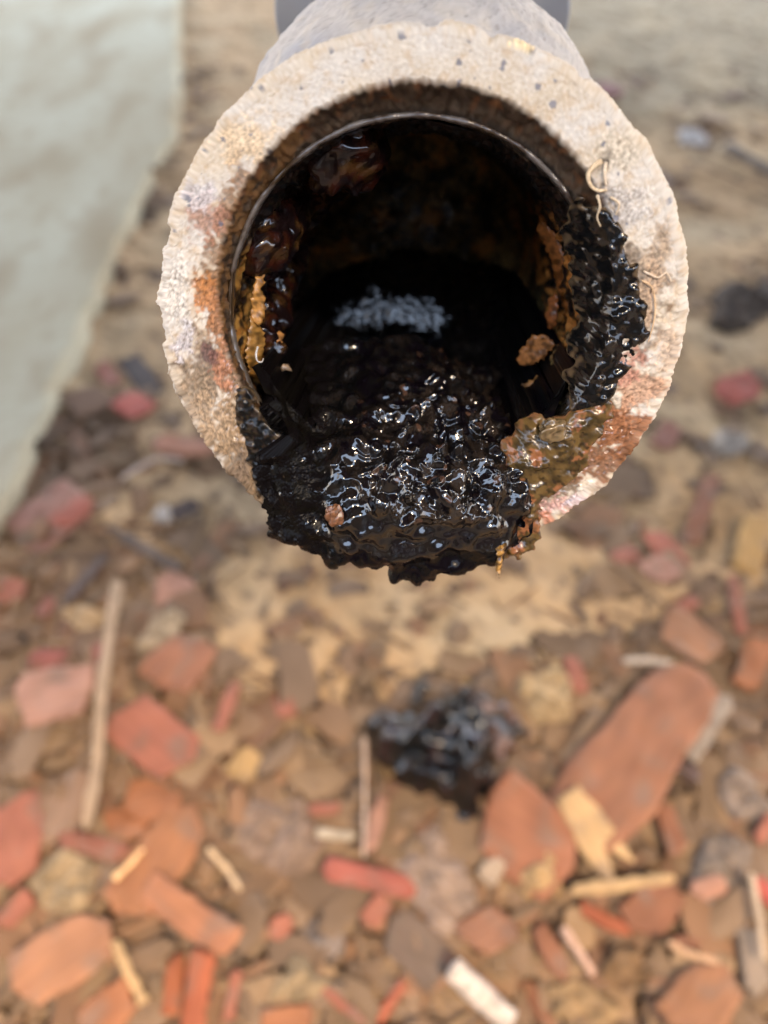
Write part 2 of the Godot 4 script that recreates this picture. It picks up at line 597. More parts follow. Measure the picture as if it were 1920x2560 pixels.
			k = blend(k, Color(0.15, 0.105, 0.038), low * smoothstep(0.0, 0.5, n3(p, 1.9) + 0.5 * n3(p, 0.9)))
			if z < -100.0:
				k = blend(k, Color(0.32, 0.20, 0.075), smoothstep(-0.1, 0.6, n3(p, 1.2) + 0.6 * n3(p, 9.0)))
				k = blend(k, Color(0.55, 0.25, 0.07), smoothstep(0.15, 0.8, n3(p + Vector3(5, 3, 0), 14.0) + 0.5 * n3(p, 1.6)))
			c.append(k)
	put("bore_wall", sheet(v, c, [quads(nu, rows, true, true)]), [paint(0.28, 0.5)], t)

	# the outside: a straight barrel behind the rim, swelling into a round shoulder above
	v = PackedVector3Array()
	c = PackedColorArray()
	nu = 260
	rows = 150
	for j in rows:
		var s := j / float(rows - 1)
		for i in nu:
			var a := TAU * i / nu
			var dir := Vector3(cos(a), sin(a), 0)
			var z := -8.0 - 150.0 * s
			var r := 40.5 * sqrt(clampf((1.0 - s) * 14.0, 0.0, 1.0)) - 0.5
			var p := Vector3(dir.x * r, dir.y * r, z)
			p += dir * (0.5 * n3(p, 8.0) + 0.25 * n3(p, 2.0))
			v.append(p * MM)
			c.append(body_color(p))
	put("barrel", sheet(v, c, [quads(nu, rows, true)]), [paint(0.7, 0.4)], t)
	v = PackedVector3Array()
	c = PackedColorArray()
	rows = 180
	for j in rows:
		var lat := PI * (j / float(rows - 1) - 0.5)
		for i in nu:
			var a := TAU * i / nu
			var dir := Vector3(cos(a) * cos(lat), sin(lat), sin(a) * cos(lat))
			var p := Vector3(-1, 28, -75) + dir * Vector3(46.5, 42.0, 44.0)
			p += dir * (0.6 * n3(p, 14.0) + 0.4 * n3(p, 5.0) + 0.2 * n3(p, 1.6))
			var from_axis := Vector2(p.x, p.y)
			if from_axis.length() < 39.6:
				p.y = sqrt(39.6 * 39.6 - p.x * p.x)
			v.append(p * MM)
			c.append(body_color(p))
	put("shoulder", sheet(v, c, [quads(nu, rows, true)]), [paint(0.7, 0.4)], t)

	# rust flakes curling off the wall inside the mouth
	var rust := paint(0.3, 0.5)
	flake(t, [Vector3(-34.1, 7.6, -12.0), Vector3(-32.5, 7.8, -12.0), Vector3(-32.3, 6.4, -13.0), Vector3(-33.1, 5.1, -13.0), Vector3(-32.5, 3.5, -14.0), Vector3(-32.3, 0.9, -15.0), Vector3(-33.1, -2.0, -15.0), Vector3(-34.1, -2.8, -14.0), Vector3(-35.3, -1.1, -13.0), Vector3(-35.1, 2.9, -12.0)], Color(0.42, 0.20, 0.05), rust)
	flake(t, [Vector3(-35.6, -0.5, -10.0), Vector3(-33.9, -2.1, -13.0), Vector3(-33.3, -5.5, -15.0), Vector3(-34.1, -11.6, -15.0), Vector3(-35.9, -13.7, -13.0), Vector3(-36.9, -8.6, -11.0)], Color(0.30, 0.15, 0.035), rust)
	flake(t, [Vector3(-30.8, -4.4, -17.0), Vector3(-29.8, -5.3, -18.0), Vector3(-30.1, -7.0, -18.0), Vector3(-30.9, -6.7, -17.0)], Color(0.38, 0.17, 0.05), rust)
	flake(t, [Vector3(-31.2, -12.3, -17.0), Vector3(-28.8, -11.8, -18.0), Vector3(-28.5, -13.2, -18.0), Vector3(-30.1, -13.7, -17.0)], Color(0.30, 0.20, 0.12), rust)
	flake(t, [Vector3(23.5, -12.1, -32.0), Vector3(26.2, -7.8, -30.0), Vector3(29.1, -7.0, -29.0), Vector3(31.3, -9.4, -28.0), Vector3(29.1, -12.9, -29.0), Vector3(25.8, -15.1, -31.0), Vector3(23.5, -14.9, -32.0)], Color(0.36, 0.13, 0.035), rust)
	flake(t, [Vector3(24.5, -18.8, -28.0), Vector3(27.6, -16.4, -27.0), Vector3(29.5, -17.6, -26.0), Vector3(27.8, -20.1, -26.0), Vector3(25.3, -20.7, -27.0)], Color(0.36, 0.15, 0.04), rust)
	flake(t, [Vector3(29.7, 0.5, -34.0), Vector3(31.0, 1.7, -33.0), Vector3(31.9, -2.3, -32.0), Vector3(31.4, -5.8, -31.0), Vector3(30.1, -7.1, -32.0), Vector3(29.5, -3.8, -34.0)], Color(0.30, 0.09, 0.025), rust)
	flake(t, [Vector3(26.9, 17.0, -40.0), Vector3(30.0, 14.2, -38.0), Vector3(33.2, 8.6, -35.0), Vector3(35.1, 0.9, -32.0), Vector3(34.3, -5.2, -31.0), Vector3(32.1, 0.7, -33.0), Vector3(29.9, 8.3, -37.0), Vector3(26.7, 13.9, -41.0)], Color(0.24, 0.075, 0.018), rust)

	# pale root fibres stuck on the rim at the right, and a glint at the left
	var fib := paint(0.6, 0.4)
	fibre(t, [Vector3(31.4, 30.1, 0.6), Vector3(29.3, 28.1, 0.9), Vector3(29.8, 26.1, 1.0), Vector3(31.2, 25.2, 1.0), Vector3(32.9, 25.3, 0.8)], 0.45, Color(0.62, 0.46, 0.28), fib)
	fibre(t, [Vector3(32.1, 29.8, 0.5), Vector3(32.1, 27.7, 0.9), Vector3(32.6, 26.0, 0.7)], 0.32, Color(0.66, 0.52, 0.36), fib)
	fibre(t, [Vector3(31.2, 24.5, 0.6), Vector3(31.9, 22.6, 1.0), Vector3(31.7, 20.7, 0.6), Vector3(32.6, 19.1, 0.3)], 0.26, Color(0.55, 0.42, 0.27), fib)
	fibre(t, [Vector3(33.6, 24.1, 0.5), Vector3(35.2, 23.0, 1.0), Vector3(34.9, 21.1, 0.5)], 0.26, Color(0.60, 0.46, 0.30), fib)
	fibre(t, [Vector3(41.0, 9.9, 0.6), Vector3(43.3, 8.3, 1.0), Vector3(44.4, 3.6, 0.9), Vector3(44.0, -1.7, 0.8)], 0.22, Color(0.55, 0.36, 0.2), fib)
	fibre(t, [Vector3(41.2, 11.5, 0.6), Vector3(43.8, 10.4, 1.0), Vector3(45.4, 11.2, 0.8), Vector3(46.6, 9.5, 0.6)], 0.22, Color(0.60, 0.46, 0.32), fib)
	fibre(t, [Vector3(-34.1, 18.8, -7.0), Vector3(-32.3, 22.2, -7.0), Vector3(-29.9, 25.0, -7.5), Vector3(-26.4, 27.9, -7.5)], 0.3, Color(0.62, 0.60, 0.58), fib)  # no fibre: the bright glint along the ring, laid in as a pale strand

	# the grey-blue pipe that the mouth's fitting is joined to
	var b := thing("blue_grey_pipe", "dull blue-grey pipe behind the shoulder of the crusted pipe", "pipe")
	b.transform = pipe_place
	v = PackedVector3Array()
	c = PackedColorArray()
	var axis := Vector3(0, 0.72, -0.69).normalized()
	var side := Vector3(1, 0, 0)
	var third := axis.cross(side)
	nu = 120
	var lengths := [-16.0, -14.0, 0.0, 2.0, 30.0, 120.0, 400.0, 1200.0, 2750.0]
	var radii := [9.0, 16.0, 43.0, 44.0, 44.0, 44.0, 44.0, 44.0, 44.0]
	for j in lengths.size():
		for i in nu:
			var a := TAU * i / nu
			var p: Vector3 = Vector3(-2, 62, -123) + axis * lengths[j] + (side * cos(a) + third * sin(a)) * radii[j]
			v.append(p * MM)
			c.append(blend(Color(0.20, 0.215, 0.235), Color(0.27, 0.27, 0.265), 0.5 + n3(p, 20.0)))
	put("pipe_wall", sheet(v, c, [quads(nu, lengths.size(), true)]), [paint(0.6, 0.5)], b)


func body_color(p: Vector3) -> Color:
	var k := blend(Color(0.43, 0.385, 0.34), Color(0.50, 0.44, 0.375), 0.5 + n3(p, 16.0))
	k = blend(k, Color(0.36, 0.34, 0.33), smoothstep(-0.1, 0.8, n3(p + Vector3(30, 0, 0), 26.0) - p.x / 70.0))
	k = blend(k, Color(0.53, 0.45, 0.35), 0.6 * smoothstep(0.2, 0.7, n3(p, 7.0)))
	k = blend(k, Color(0.28, 0.24, 0.21), (n3(p, 1.2) - 0.35) * 1.2)
	return k * (1.0 + 0.10 * n3(p, 0.8))


func flake(t: Node3D, pts: Array, k: Color, m: Material) -> void:
	var poly := PackedVector2Array()
	var mean := Vector3.ZERO
	for p in pts:
		poly.append(Vector2(p.x, p.y))
		mean += p / pts.size()
	# lean of the flake in depth, by least squares on x alone
	var sx := 0.0
	var sz := 0.0
	for p in pts:
		sx += (p.x - mean.x) ** 2
		sz += (p.x - mean.x) * (p.z - mean.z)
	var lean := sz / maxf(sx, 0.01)
	var place := func(x: float, y: float, s: float, up: float) -> Vector3:
		var q := Vector3(x, y, mean.z + lean * (x - mean.x))
		q.z += up * 0.6 * s + 0.5 * n3(q, 5.0) + 0.12 * s * n3(q, 1.4)
		return q * MM
	var shade := func(x: float, y: float, _s: float) -> Color:
		var q := Vector3(x, y, 3.0)
		return blend(k, k * 0.35, 0.3 + 1.3 * n3(q, 1.7)) * (1.0 + 0.4 * n3(q, 0.6))
	put("rust_flake", cushion(poly, 0.3, 0.8, 0.35, 1.4, place, shade), [m], t)


func tube(pts: Array, r: float, k: Color, taper := 0.5) -> ArrayMesh:
	var curve := Curve3D.new()
	for i in pts.size():
		var a: Vector3 = pts[maxi(i - 1, 0)]
		var b: Vector3 = pts[mini(i + 1, pts.size() - 1)]
		curve.add_point(pts[i], (a - b) * 0.16, (b - a) * 0.16)
	var path := curve.tessellate_even_length(4, curve.get_baked_length() / 26.0)
	var v := PackedVector3Array()
	var c := PackedColorArray()
	var nu := 9
	for j in path.size():
		var along := (path[mini(j + 1, path.size() - 1)] - path[maxi(j - 1, 0)]).normalized()
		var x := along.cross(Vector3(0.31, 0.2, 0.93)).normalized()
		var y := along.cross(x)
		var s := j / float(path.size() - 1)
		var w := r * lerpf(1.0, taper, s) * (1.0 + 0.25 * n3(path[j], r * 4.0))
		if j == 0 or j == path.size() - 1:
			w *= 0.1
		for i in nu:
			var a := TAU * i / nu
			v.append(path[j] + (x * cos(a) + y * sin(a)) * w)
			c.append(k * (1.0 + 0.4 * n3(path[j] + x * i, r * 3.0)))
	return sheet(v, c, [quads(nu, path.size(), true)])


func fibre(t: Node3D, pts: Array, r: float, k: Color, m: Material) -> void:
	var q := []
	for p in pts:
		q.append(p * MM)
	put("fibre_or_glint", tube(q, r * MM, k), [m], t)


# ---------------------------------------------------------------- what oozes from it

var plug_rows := []


func spline(a: Vector3, b: Vector3, c: Vector3, d: Vector3, t: float) -> Vector3:
	return 0.5 * (2.0 * b + (c - a) * t + (2.0 * a - 5.0 * b + 4.0 * c - d) * t * t + (3.0 * b - 3.0 * c + d - a) * t * t * t)


func row_at(row: Array, s: float) -> Vector3:
	var f := clampf(s, 0.0, 1.0) * (row.size() - 1)
	var i := mini(int(f), row.size() - 2)
	return spline(row[maxi(i - 1, 0)], row[i], row[i + 1], row[mini(i + 2, row.size() - 1)], f - i)


func build_sludge() -> void:
	var tar := paint(0.08, 0.58)
	var tar_dull := paint(0.34, 0.17)
	var slime := paint(0.24, 0.45)

	# the main plug: rows across it, from deep in the bore, over the lip, down to its hanging edge and round behind
	var edge := [Vector3(-31.7, -43.4, 1.0), Vector3(-31.0, -46.0, 1.5), Vector3(-28.7, -46.5, 2.0), Vector3(-25.8, -46.4, 2.5), Vector3(-20.7, -48.5, 3.0), Vector3(-14.4, -50.6, 3.0), Vector3(-9.5, -50.1, 3.0), Vector3(-6.3, -51.8, 3.0), Vector3(-4.6, -54.3, 3.0), Vector3(-1.3, -55.4, 3.0), Vector3(2.0, -55.4, 3.0), Vector3(4.4, -54.1, 3.0), Vector3(5.8, -52.1, 3.0), Vector3(10.8, -50.9, 2.5), Vector3(14.8, -50.3, 2.0), Vector3(18.8, -48.8, 2.0), Vector3(21.3, -47.7, 1.0), Vector3(25.4, -43.0, 1.0)]
	var e2 := []
	var e3 := []
	for p in edge:
		e2.append(p + Vector3(0, 1.2, -4.5))
		e3.append(p + Vector3(0, 7.0, -8.5))
	plug_rows = [
		[Vector3(-34, -9, -126), Vector3(-17, -5, -137), Vector3(0, -3, -142), Vector3(15, -6, -138), Vector3(32, -8, -126)],
		[Vector3(-30, -19, -80), Vector3(-15, -27, -78), Vector3(0, -29, -76), Vector3(15, -27, -78), Vector3(28, -19, -80)],
		[Vector3(-30, -17, -56), Vector3(-15, -24, -56), Vector3(0, -27, -56), Vector3(15, -25, -56), Vector3(28, -18, -56)],
		[Vector3(-37.5, -19.7, -40.0), Vector3(-24.0, -13.5, -42.0), Vector3(-8.9, -12.4, -43.0), Vector3(4.0, -14.9, -42.0), Vector3(18.1, -24.2, -38.0)],
		[Vector3(-38.1, -19.8, -28.0), Vector3(-23.7, -16.7, -30.0), Vector3(-7.2, -13.6, -32.0), Vector3(6.2, -17.4, -30.0), Vector3(20.7, -25.4, -27.0)],
		[Vector3(-33.4, -21.6, -13.0), Vector3(-22.6, -19.3, -20.0), Vector3(-5.6, -16.6, -21.0), Vector3(8.1, -19.6, -19.0), Vector3(20.8, -23.5, -12.0)],
		[Vector3(-33.6, -26.5, -7.0), Vector3(-21.1, -22.3, -8.0), Vector3(-4.2, -20.4, -11.0), Vector3(10.0, -23.2, -9.0), Vector3(21.6, -23.9, -3.0)],
		[Vector3(-33.9, -29.1, 1.6), Vector3(-20.2, -27.0, 0.5), Vector3(-2.8, -24.1, -1.0), Vector3(10.8, -26.4, -1.0), Vector3(22.9, -29.2, 0.5)],
		[Vector3(-32.7, -36.2, 2.0), Vector3(-19.9, -33.5, 5.0), Vector3(-1.6, -30.5, 6.0), Vector3(12.7, -31.6, 5.0), Vector3(24.7, -35.6, 1.5)],
		[Vector3(-32.1, -40.1, 2.0), Vector3(-20.0, -40.5, 6.0), Vector3(-1.4, -40.4, 7.5), Vector3(13.0, -39.6, 6.0), Vector3(25.3, -40.0, 1.5)],
		edge, e2, e3]
	var nu := 520
	var nv := 620
	var base := PackedVector3Array()
	for j in nv:
		var f := j / float(nv - 1) * (plug_rows.size() - 1)
		# finer rows where the plug shows
		var i := mini(int(f), plug_rows.size() - 2)
		for q in nu:
			var s := q / float(nu - 1)
			var p := (spline(row_at(plug_rows[maxi(i - 1, 0)], s), row_at(plug_rows[i], s), row_at(plug_rows[i + 1], s), row_at(plug_rows[mini(i + 2, plug_rows.size() - 1)], s), f - i))
			# over the rim face the sludge lies on top of it
			var off := Vector2(p.x + 0.5, p.y - 4.0).length()
			if off > 34.5 and f < 10.0:
				p.z = maxf(p.z, lerpf(-7.0, 0.15 + 1.4 * smoothstep(0.0, 0.10, s), smoothstep(34.5, 38.0, off)))
			if s < 0.1 and f > 6.3:
				p.x += (0.1 - s) * 10.0 * (1.0 * n3(p, 3.5) + 0.5 * n3(p, 1.2))
			if f > 9.2:
				p.y += 0.7 * n3(p, 3.2) + 0.15 * n3(p, 1.2)
			if f < 6.3 and off > 36.3:
				p.x = -0.5 + (p.x + 0.5) * 36.3 / off
				p.y = 4.0 + (p.y - 4.0) * 36.3 / off
			base.append(p)
	var idx := quads(nu, nv, false, true)
	var v := PackedVector3Array()
	var c := PackedColorArray()
	var dull := PackedFloat32Array()
	for j in nv:
		for i in nu:
			var q := j * nu + i
			var p := base[q]
			var du := base[j * nu + mini(i + 1, nu - 1)] - base[j * nu + maxi(i - 1, 0)]
			var dv := base[mini(j + 1, nv - 1) * nu + i] - base[maxi(j - 1, 0) * nu + i]
			var nrm := dv.cross(du).normalized()
			var m := Vector2(p.x + 3.0, (p.y + 25.0) * 0.8)
			# where it froths: the middle of the mound, thinning out to smooth skirts
			var froth := smoothstep(0.95, 0.35, Vector2((p.x - 5.0) / 26.0, (p.y + 27.0) / 17.0).length() + 0.35 * n3(p, 6.0))
			var left := smoothstep(-14.0, -24.0, p.x + 3.0 * n3(p, 5.0))
			var h := 1.7 * n3(p, 11.0) + 1.15 * n3(p, 5.2)
			h += froth * (1.15 * bubble(p, 4.2, 0.5) * smoothstep(-0.2, 0.3, n3(p, 6.0)) + 0.8 * bubble(p + Vector3(20, 5, 9), 2.1, 0.5) * smoothstep(0.05, 0.45, n3(p + Vector3(0, 40, 0), 4.0)) + 0.05 * n3(p, 0.9))
			h += 0.8 * froth * maxf(0.0, ridge.get_noise_3dv(p / 10.0)) + 0.16 * n3(p, 2.2) * (0.3 + froth)
			h += (1.0 - froth) * 0.05 * n3(p, 1.1) + left * 0.12 * n3(p, 0.7)
			h *= smoothstep(0.0, 0.05, minf(i, nu - 1 - i) / float(nu)) * 0.8 + 0.2
			v.append((p + nrm * h) * MM)
			var k := blend(Color(0.0030, 0.0029, 0.0032), Color(0.007, 0.0055, 0.0048), smoothstep(-0.1, 0.5, n3(p, 4.0) + 0.4 * n3(p, 1.2)))
			k = blend(k, Color(0.026, 0.018, 0.013), froth * smoothstep(0.15, 0.5, n3(p + Vector3(7, 0, 0), 5.0) + 0.35 * n3(p, 1.0)) * 0.8)
			k = blend(k, Color(0.06, 0.03, 0.018), froth * smoothstep(0.62, 0.75, n3(p + Vector3(0, 17, 0), 3.0)))
			k = blend(k, Color(0.0050, 0.0040, 0.0034), left * 0.8)
			c.append(k * 4.0)
			dull.append(left + 0.6 * n3(p, 2.0) + (smoothstep(0.80, 0.92, i / float(nu)) if j < nv * 0.46 else 0.0))
	var shiny := PackedInt32Array()
	var matte := PackedInt32Array()
	var skirt := PackedInt32Array()
	for k in range(0, idx.size(), 3):
		var f := idx.slice(k, k + 3)
		if f[0] > nu * nv * 0.79 and dull[f[0]] < 0.9:
			skirt.append_array(f)
		elif dull[f[0]] > 0.5:
			matte.append_array(f)
		else:
			shiny.append_array(f)
	# the colours above are four times too light, kept so for their fineness: the material takes them down
	var tar_skirt := paint(0.14, 0.24)
	for m in [tar, tar_dull, tar_skirt]:
		m.albedo_color = Color(0.25, 0.25, 0.25).linear_to_srgb()
	var plug := put("sludge_plug", sheet(v, c, [shiny, matte, skirt]), [tar, tar_dull, tar_skirt])
	plug.transform = pipe_place
	tag(plug, "glossy black bubbling sludge filling the pipe mouth and hanging over its lower lip", "sludge")

	# a thin smear of the same black where it has crept over the lower left lip
	var smear := cushion(PackedVector2Array([Vector2(-37.8, -13.3), Vector2(-34.8, -12.1), Vector2(-32.5, -16.2), Vector2(-29.7, -20.7), Vector2(-25.1, -25.7), Vector2(-23.3, -29.4), Vector2(-29.5, -33.8), Vector2(-33.7, -36.7), Vector2(-34.8, -30.7), Vector2(-35.7, -24.9), Vector2(-37.1, -18.8)]), 0.22, 3.5, 0.9, 3.5,
		func(x: float, y: float, s: float, up: float) -> Vector3:
			var q := Vector3(x, y, 40)
			var inside := clampf((Vector2(x + 0.5, y - 4.0).length() - 37.6) / 4.0, -2.0, 0.0)
			var h := s * (0.9 + 0.5 * n3(q, 4.0) + 0.25 * n3(q, 1.6) + 0.3 * bubble(q, 1.5, 0.45)) if up > 0.0 else -3.0 * s
			return Vector3(x, y, 0.2 + h + 5.0 * inside) * MM,
		func(x: float, y: float, s: float) -> Color:
			var q := Vector3(x, y, 44)
			var k := blend(Color(0.007, 0.006, 0.005), Color(0.026, 0.018, 0.012), smoothstep(0.0, 0.6, n3(q, 2.5) + 0.5 * n3(q, 0.9)))
			return blend(k, Color(0.085, 0.055, 0.03), smoothstep(0.6, 0.0, s + 0.6 * n3(q, 1.5))))
	var sm := put("sludge_smear", smear, [paint(0.3, 0.35)])
	sm.transform = pipe_place
	tag(sm, "thin black smear over the lower left lip of the pipe, beside the main sludge", "sludge")

	# black crust smeared on the right of the rim
	var crust := cushion(PackedVector2Array([Vector2(26.7, 20.6), Vector2(29.2, 22.9), Vector2(32.0, 23.6), Vector2(35.1, 20.6), Vector2(37.5, 16.3), Vector2(40.3, 11.0), Vector2(43.3, 5.1), Vector2(44.0, -0.5), Vector2(41.9, -4.6), Vector2(39.7, -11.1), Vector2(37.0, -15.0), Vector2(32.6, -16.5), Vector2(29.5, -12.3), Vector2(30.6, -6.6), Vector2(30.8, 1.5), Vector2(29.3, 10.1), Vector2(27.9, 15.8)]), 0.24, 6.0, 1.3, 4.5,
		func(x: float, y: float, s: float, up: float) -> Vector3:
			var q := Vector3(x, y, 0)
			var inside := clampf((Vector2(x + 0.5, y - 4.0).length() - 37.0) / 4.0, -2.0, 0.0)
			var h := s * (0.9 + 0.8 * n3(q, 6.0) + 0.30 * n3(q, 2.6) + 0.04 * n3(q, 0.9) + 0.35 * bubble(q, 2.2, 0.45)) if up > 0.0 else -4.0 * s
			return Vector3(x, y, 0.15 + h + 5.0 * inside) * MM,
		func(x: float, y: float, s: float) -> Color:
			var q := Vector3(x, y, 8)
			var k := blend(Color(0.0045, 0.004, 0.004), Color(0.022, 0.016, 0.012), smoothstep(0.0, 0.6, n3(q, 3.5) + 0.5 * n3(q, 0.9)))
			return blend(k, Color(0.10, 0.065, 0.035), smoothstep(0.5, 0.0, s + 0.5 * n3(q, 1.5))))
	var o := put("sludge_crust", crust, [paint(0.13, 0.42)])
	o.transform = pipe_place
	tag(o, "black tarry crust smeared over the right side of the pipe rim", "sludge")

	# olive-brown slime on the lower right
	var ooze := cushion(PackedVector2Array([Vector2(37.5, -12.1), Vector2(33.8, -15.1), Vector2(29.4, -17.1), Vector2(24.3, -17.7), Vector2(20.3, -20.2), Vector2(17.8, -24.8), Vector2(19.7, -30.5), Vector2(22.9, -34.7), Vector2(22.3, -40.2), Vector2(20.2, -45.4), Vector2(18.5, -49.5), Vector2(21.6, -50.1), Vector2(25.5, -48.3), Vector2(27.3, -44.6), Vector2(26.4, -41.2), Vector2(26.9, -36.3), Vector2(30.9, -32.4), Vector2(35.0, -28.1), Vector2(36.0, -21.9), Vector2(39.9, -15.9)]), 0.24, 6.0, 1.0, 4.0,
		func(x: float, y: float, s: float, up: float) -> Vector3:
			var q := Vector3(x, y, 20)
			var inside := clampf((Vector2(x + 0.5, y - 4.0).length() - 38.0) / 5.0, -2.0, 0.0)
			var h := s * (1.5 + 0.9 * n3(q, 6.0) + 0.34 * n3(q, 2.8) + 0.12 * n3(q, 0.9) + 0.3 * bubble(q, 3.0, 0.45)) if up > 0.0 else -4.0 * s
			return Vector3(x, y, 0.2 + h + 2.2 * inside) * MM,
		func(x: float, y: float, s: float) -> Color:
			var q := Vector3(x, y, 31)
			var k := blend(Color(0.045, 0.028, 0.010), Color(0.115, 0.068, 0.022), 0.5 + 1.1 * n3(q, 3.0))
			k = blend(k, Color(0.30, 0.11, 0.045), 0.7 * smoothstep(0.3, 0.6, n3(q + Vector3(0, 9, 0), 5.5) + 0.3 * n3(q, 1.0)))
			k = blend(k, Color(0.022, 0.015, 0.007), smoothstep(0.2, 0.6, n3(q, 1.6)) * 0.8)
			return blend(k, Color(0.15, 0.07, 0.03), smoothstep(0.5, 0.0, s + 0.5 * n3(q, 1.5))))
	o = put("slime_patch", ooze, [slime])
	o.transform = pipe_place
	tag(o, "olive brown wet slime on the lower right lip beside the black sludge", "slime")

	# the dark red-black jelly clinging to the upper left of the bore
	var jv := PackedVector3Array()
	var jc := PackedColorArray()
	var ji := PackedInt32Array()
	for k in 44:
		var a := deg_to_rad(lerpf(112.0, 196.0, fposmod(k * 0.382, 1.0)))
		var w := lerpf(-17.0, -74.0, fposmod(k * 0.237 + 0.1, 1.0))
		var big := 4.5 + 4.0 * fposmod(k * 0.618, 1.0)
		if a > 3.0 and w > -24.0:
			w -= 12.0
		var mid := Vector3(-1.5 + cos(a) * 35.0, sin(a) * 35.0, w)
		var first := jv.size()
		for lat_k in 30:
			var lat := PI * (lat_k / 29.0 - 0.5)
			for i in 44:
				var t := TAU * i / 44
				var dir := Vector3(cos(t) * cos(lat), sin(lat), sin(t) * cos(lat))
				var p := mid + dir * big
				p += dir * (1.5 * n3(p, 7.0) + 0.7 * n3(p, 3.0) + 0.25 * n3(p, 1.2))
				jv.append(p * MM)
				var kk := blend(Color(0.010, 0.006, 0.005), Color(0.036, 0.011, 0.007), smoothstep(-0.1, 0.6, n3(p, 4.0)))
				jc.append(blend(kk, Color(0.055, 0.026, 0.009), smoothstep(0.3, 0.7, n3(p + Vector3(30, 0, 0), 5.0) + 0.3 * n3(p, 1.0))))
		for q in quads(44, 30, true):
			ji.append(q + first)
	var jelly := sheet(jv, jc, [ji])
	o = put("jelly_clump", jelly, [paint(0.12, 0.5)])
	o.transform = pipe_place
	tag(o, "dark red-black wet clump clinging to the upper left inside the pipe", "sludge")

	# a steep wet face of sludge far in, turned to the mouth: it mirrors what sky comes in
	var face := cushion(PackedVector2Array([Vector2(-19.8, -3.2), Vector2(-15.5, 1.9), Vector2(-6.9, 4.5), Vector2(-5.0, 9.7), Vector2(-0.9, 5.3), Vector2(8.9, 4.7), Vector2(15.3, 3.8), Vector2(19.5, -2.5), Vector2(16.1, -7.9), Vector2(9.7, -6.2), Vector2(1.7, -4.8), Vector2(-6.9, -5.6), Vector2(-16.3, -7.0)]), 0.3, 2.0, 1.6, 3.5,
		func(x: float, y: float, s: float, up: float) -> Vector3:
			var q := Vector3(x, y, 3)
			var h := s * 0.8 + 0.16 * n3(q, 2.6) + 0.05 * n3(q, 1.0) if up > 0.0 else -7.0 * s
			return (Vector3(-10.2706, -15.0668, -92.0000) + Vector3(0.9988, 0.0000, -0.0497) * x + Vector3(-0.0155, 0.9499, -0.3123) * y + Vector3(0.0472, 0.3127, 0.9487) * h) * MM,
		func(x: float, y: float, _s: float) -> Color:
			return blend(Color(0.008, 0.008, 0.008), Color(0.016, 0.014, 0.012), 0.5 + n2(x, y, 2.0)))
	o = put("sludge_bank", face, [paint(0.16, 0.47)])
	o.transform = pipe_place
	tag(o, "shiny wet face of black sludge deep inside the pipe, beyond the bubbling plug", "sludge")

	lump("sludge_drip", "small wet black bead under the hanging edge of the sludge", "sludge", Vector3(11.1, -51.4, 1.5), Vector3(1.9, 1.1, 1.5), Color(0.008, 0.007, 0.007), paint(0.1, 0.5), 0.15)
	lump("pebble", "rusty brown pebble stuck low in the black sludge, left of middle", "pebble", Vector3(-16.6, -37.1, 7.2), Vector3(2.1, 2.4, 1.6), Color(0.13, 0.055, 0.025), paint(0.35, 0.5), 0.5)
	lump("pebble", "shiny brown pebble at the right of the mouth in the slime", "pebble", Vector3(27.6, -19.5, 1.5), Vector3(2.8, 2.6, 2.0), Color(0.13, 0.085, 0.04), paint(0.15, 0.5), 0.5)
	var chip := cushion(PackedVector2Array([Vector2(16.9, -44.9), Vector2(19.6, -44.2), Vector2(19.2, -46.9), Vector2(19.0, -50.0), Vector2(18.6, -52.5), Vector2(17.6, -50.1), Vector2(17.6, -47.2)]), 0.2, 0.7, 0.25, 1.2,
		func(x: float, y: float, s: float, up: float) -> Vector3:
			return Vector3(x, y, 4.2 + 1.2 * up * s + 0.4 * n2(x, y, 1.5)) * MM,
		func(x: float, y: float, _s: float) -> Color:
			return blend(Color(0.36, 0.19, 0.05), Color(0.06, 0.03, 0.01), 0.3 + 1.4 * n2(x, y, 1.2)))
	o = put("rust_flake", chip, [paint(0.3, 0.5)])
	o.transform = pipe_place
	tag(o, "amber flake hanging from the lower right edge of the black sludge", "flake")
	var hair := tube([Vector3(-33.4, -5.6, -8.0) * MM, Vector3(-33.7, -7.0, -7.0) * MM, Vector3(-33.4, -8.3, -6.5) * MM, Vector3(-32.6, -8.6, -7.0) * MM, Vector3(-32.4, -8.1, -8.0) * MM], 0.28 * MM, Color(0.45, 0.42, 0.38))
	o = put("fibre", hair, [paint(0.25, 0.5)])
	o.transform = pipe_place
	tag(o, "short pale hooked fibre stuck inside the left of the pipe mouth", "fibre")


func lump(called: String, label: String, category: String, at: Vector3, size: Vector3, k: Color, m: Material, rough: float) -> void:
	var v := PackedVector3Array()
	var c := PackedColorArray()
	for j in 22:
		var lat := PI * (j / 21.0 - 0.5)
		for i in 34:
			var a := TAU * i / 34
			var dir := Vector3(cos(a) * cos(lat), sin(lat), sin(a) * cos(lat))
			var q := dir * 2.0 + at
			v.append((dir * size * (1.0 + rough * (0.5 * n3(q, 1.8) + 0.25 * n3(q, 0.7)))) * MM)
			c.append(k * (1.0 + 0.8 * n3(q, 0.7)))
	var o := put(called, sheet(v, c, [quads(34, 22, true)]), [m])
	o.transform = pipe_place * Transform3D(Basis(), at * MM)
	tag(o, label, category)


# ---------------------------------------------------------------- things on the ground

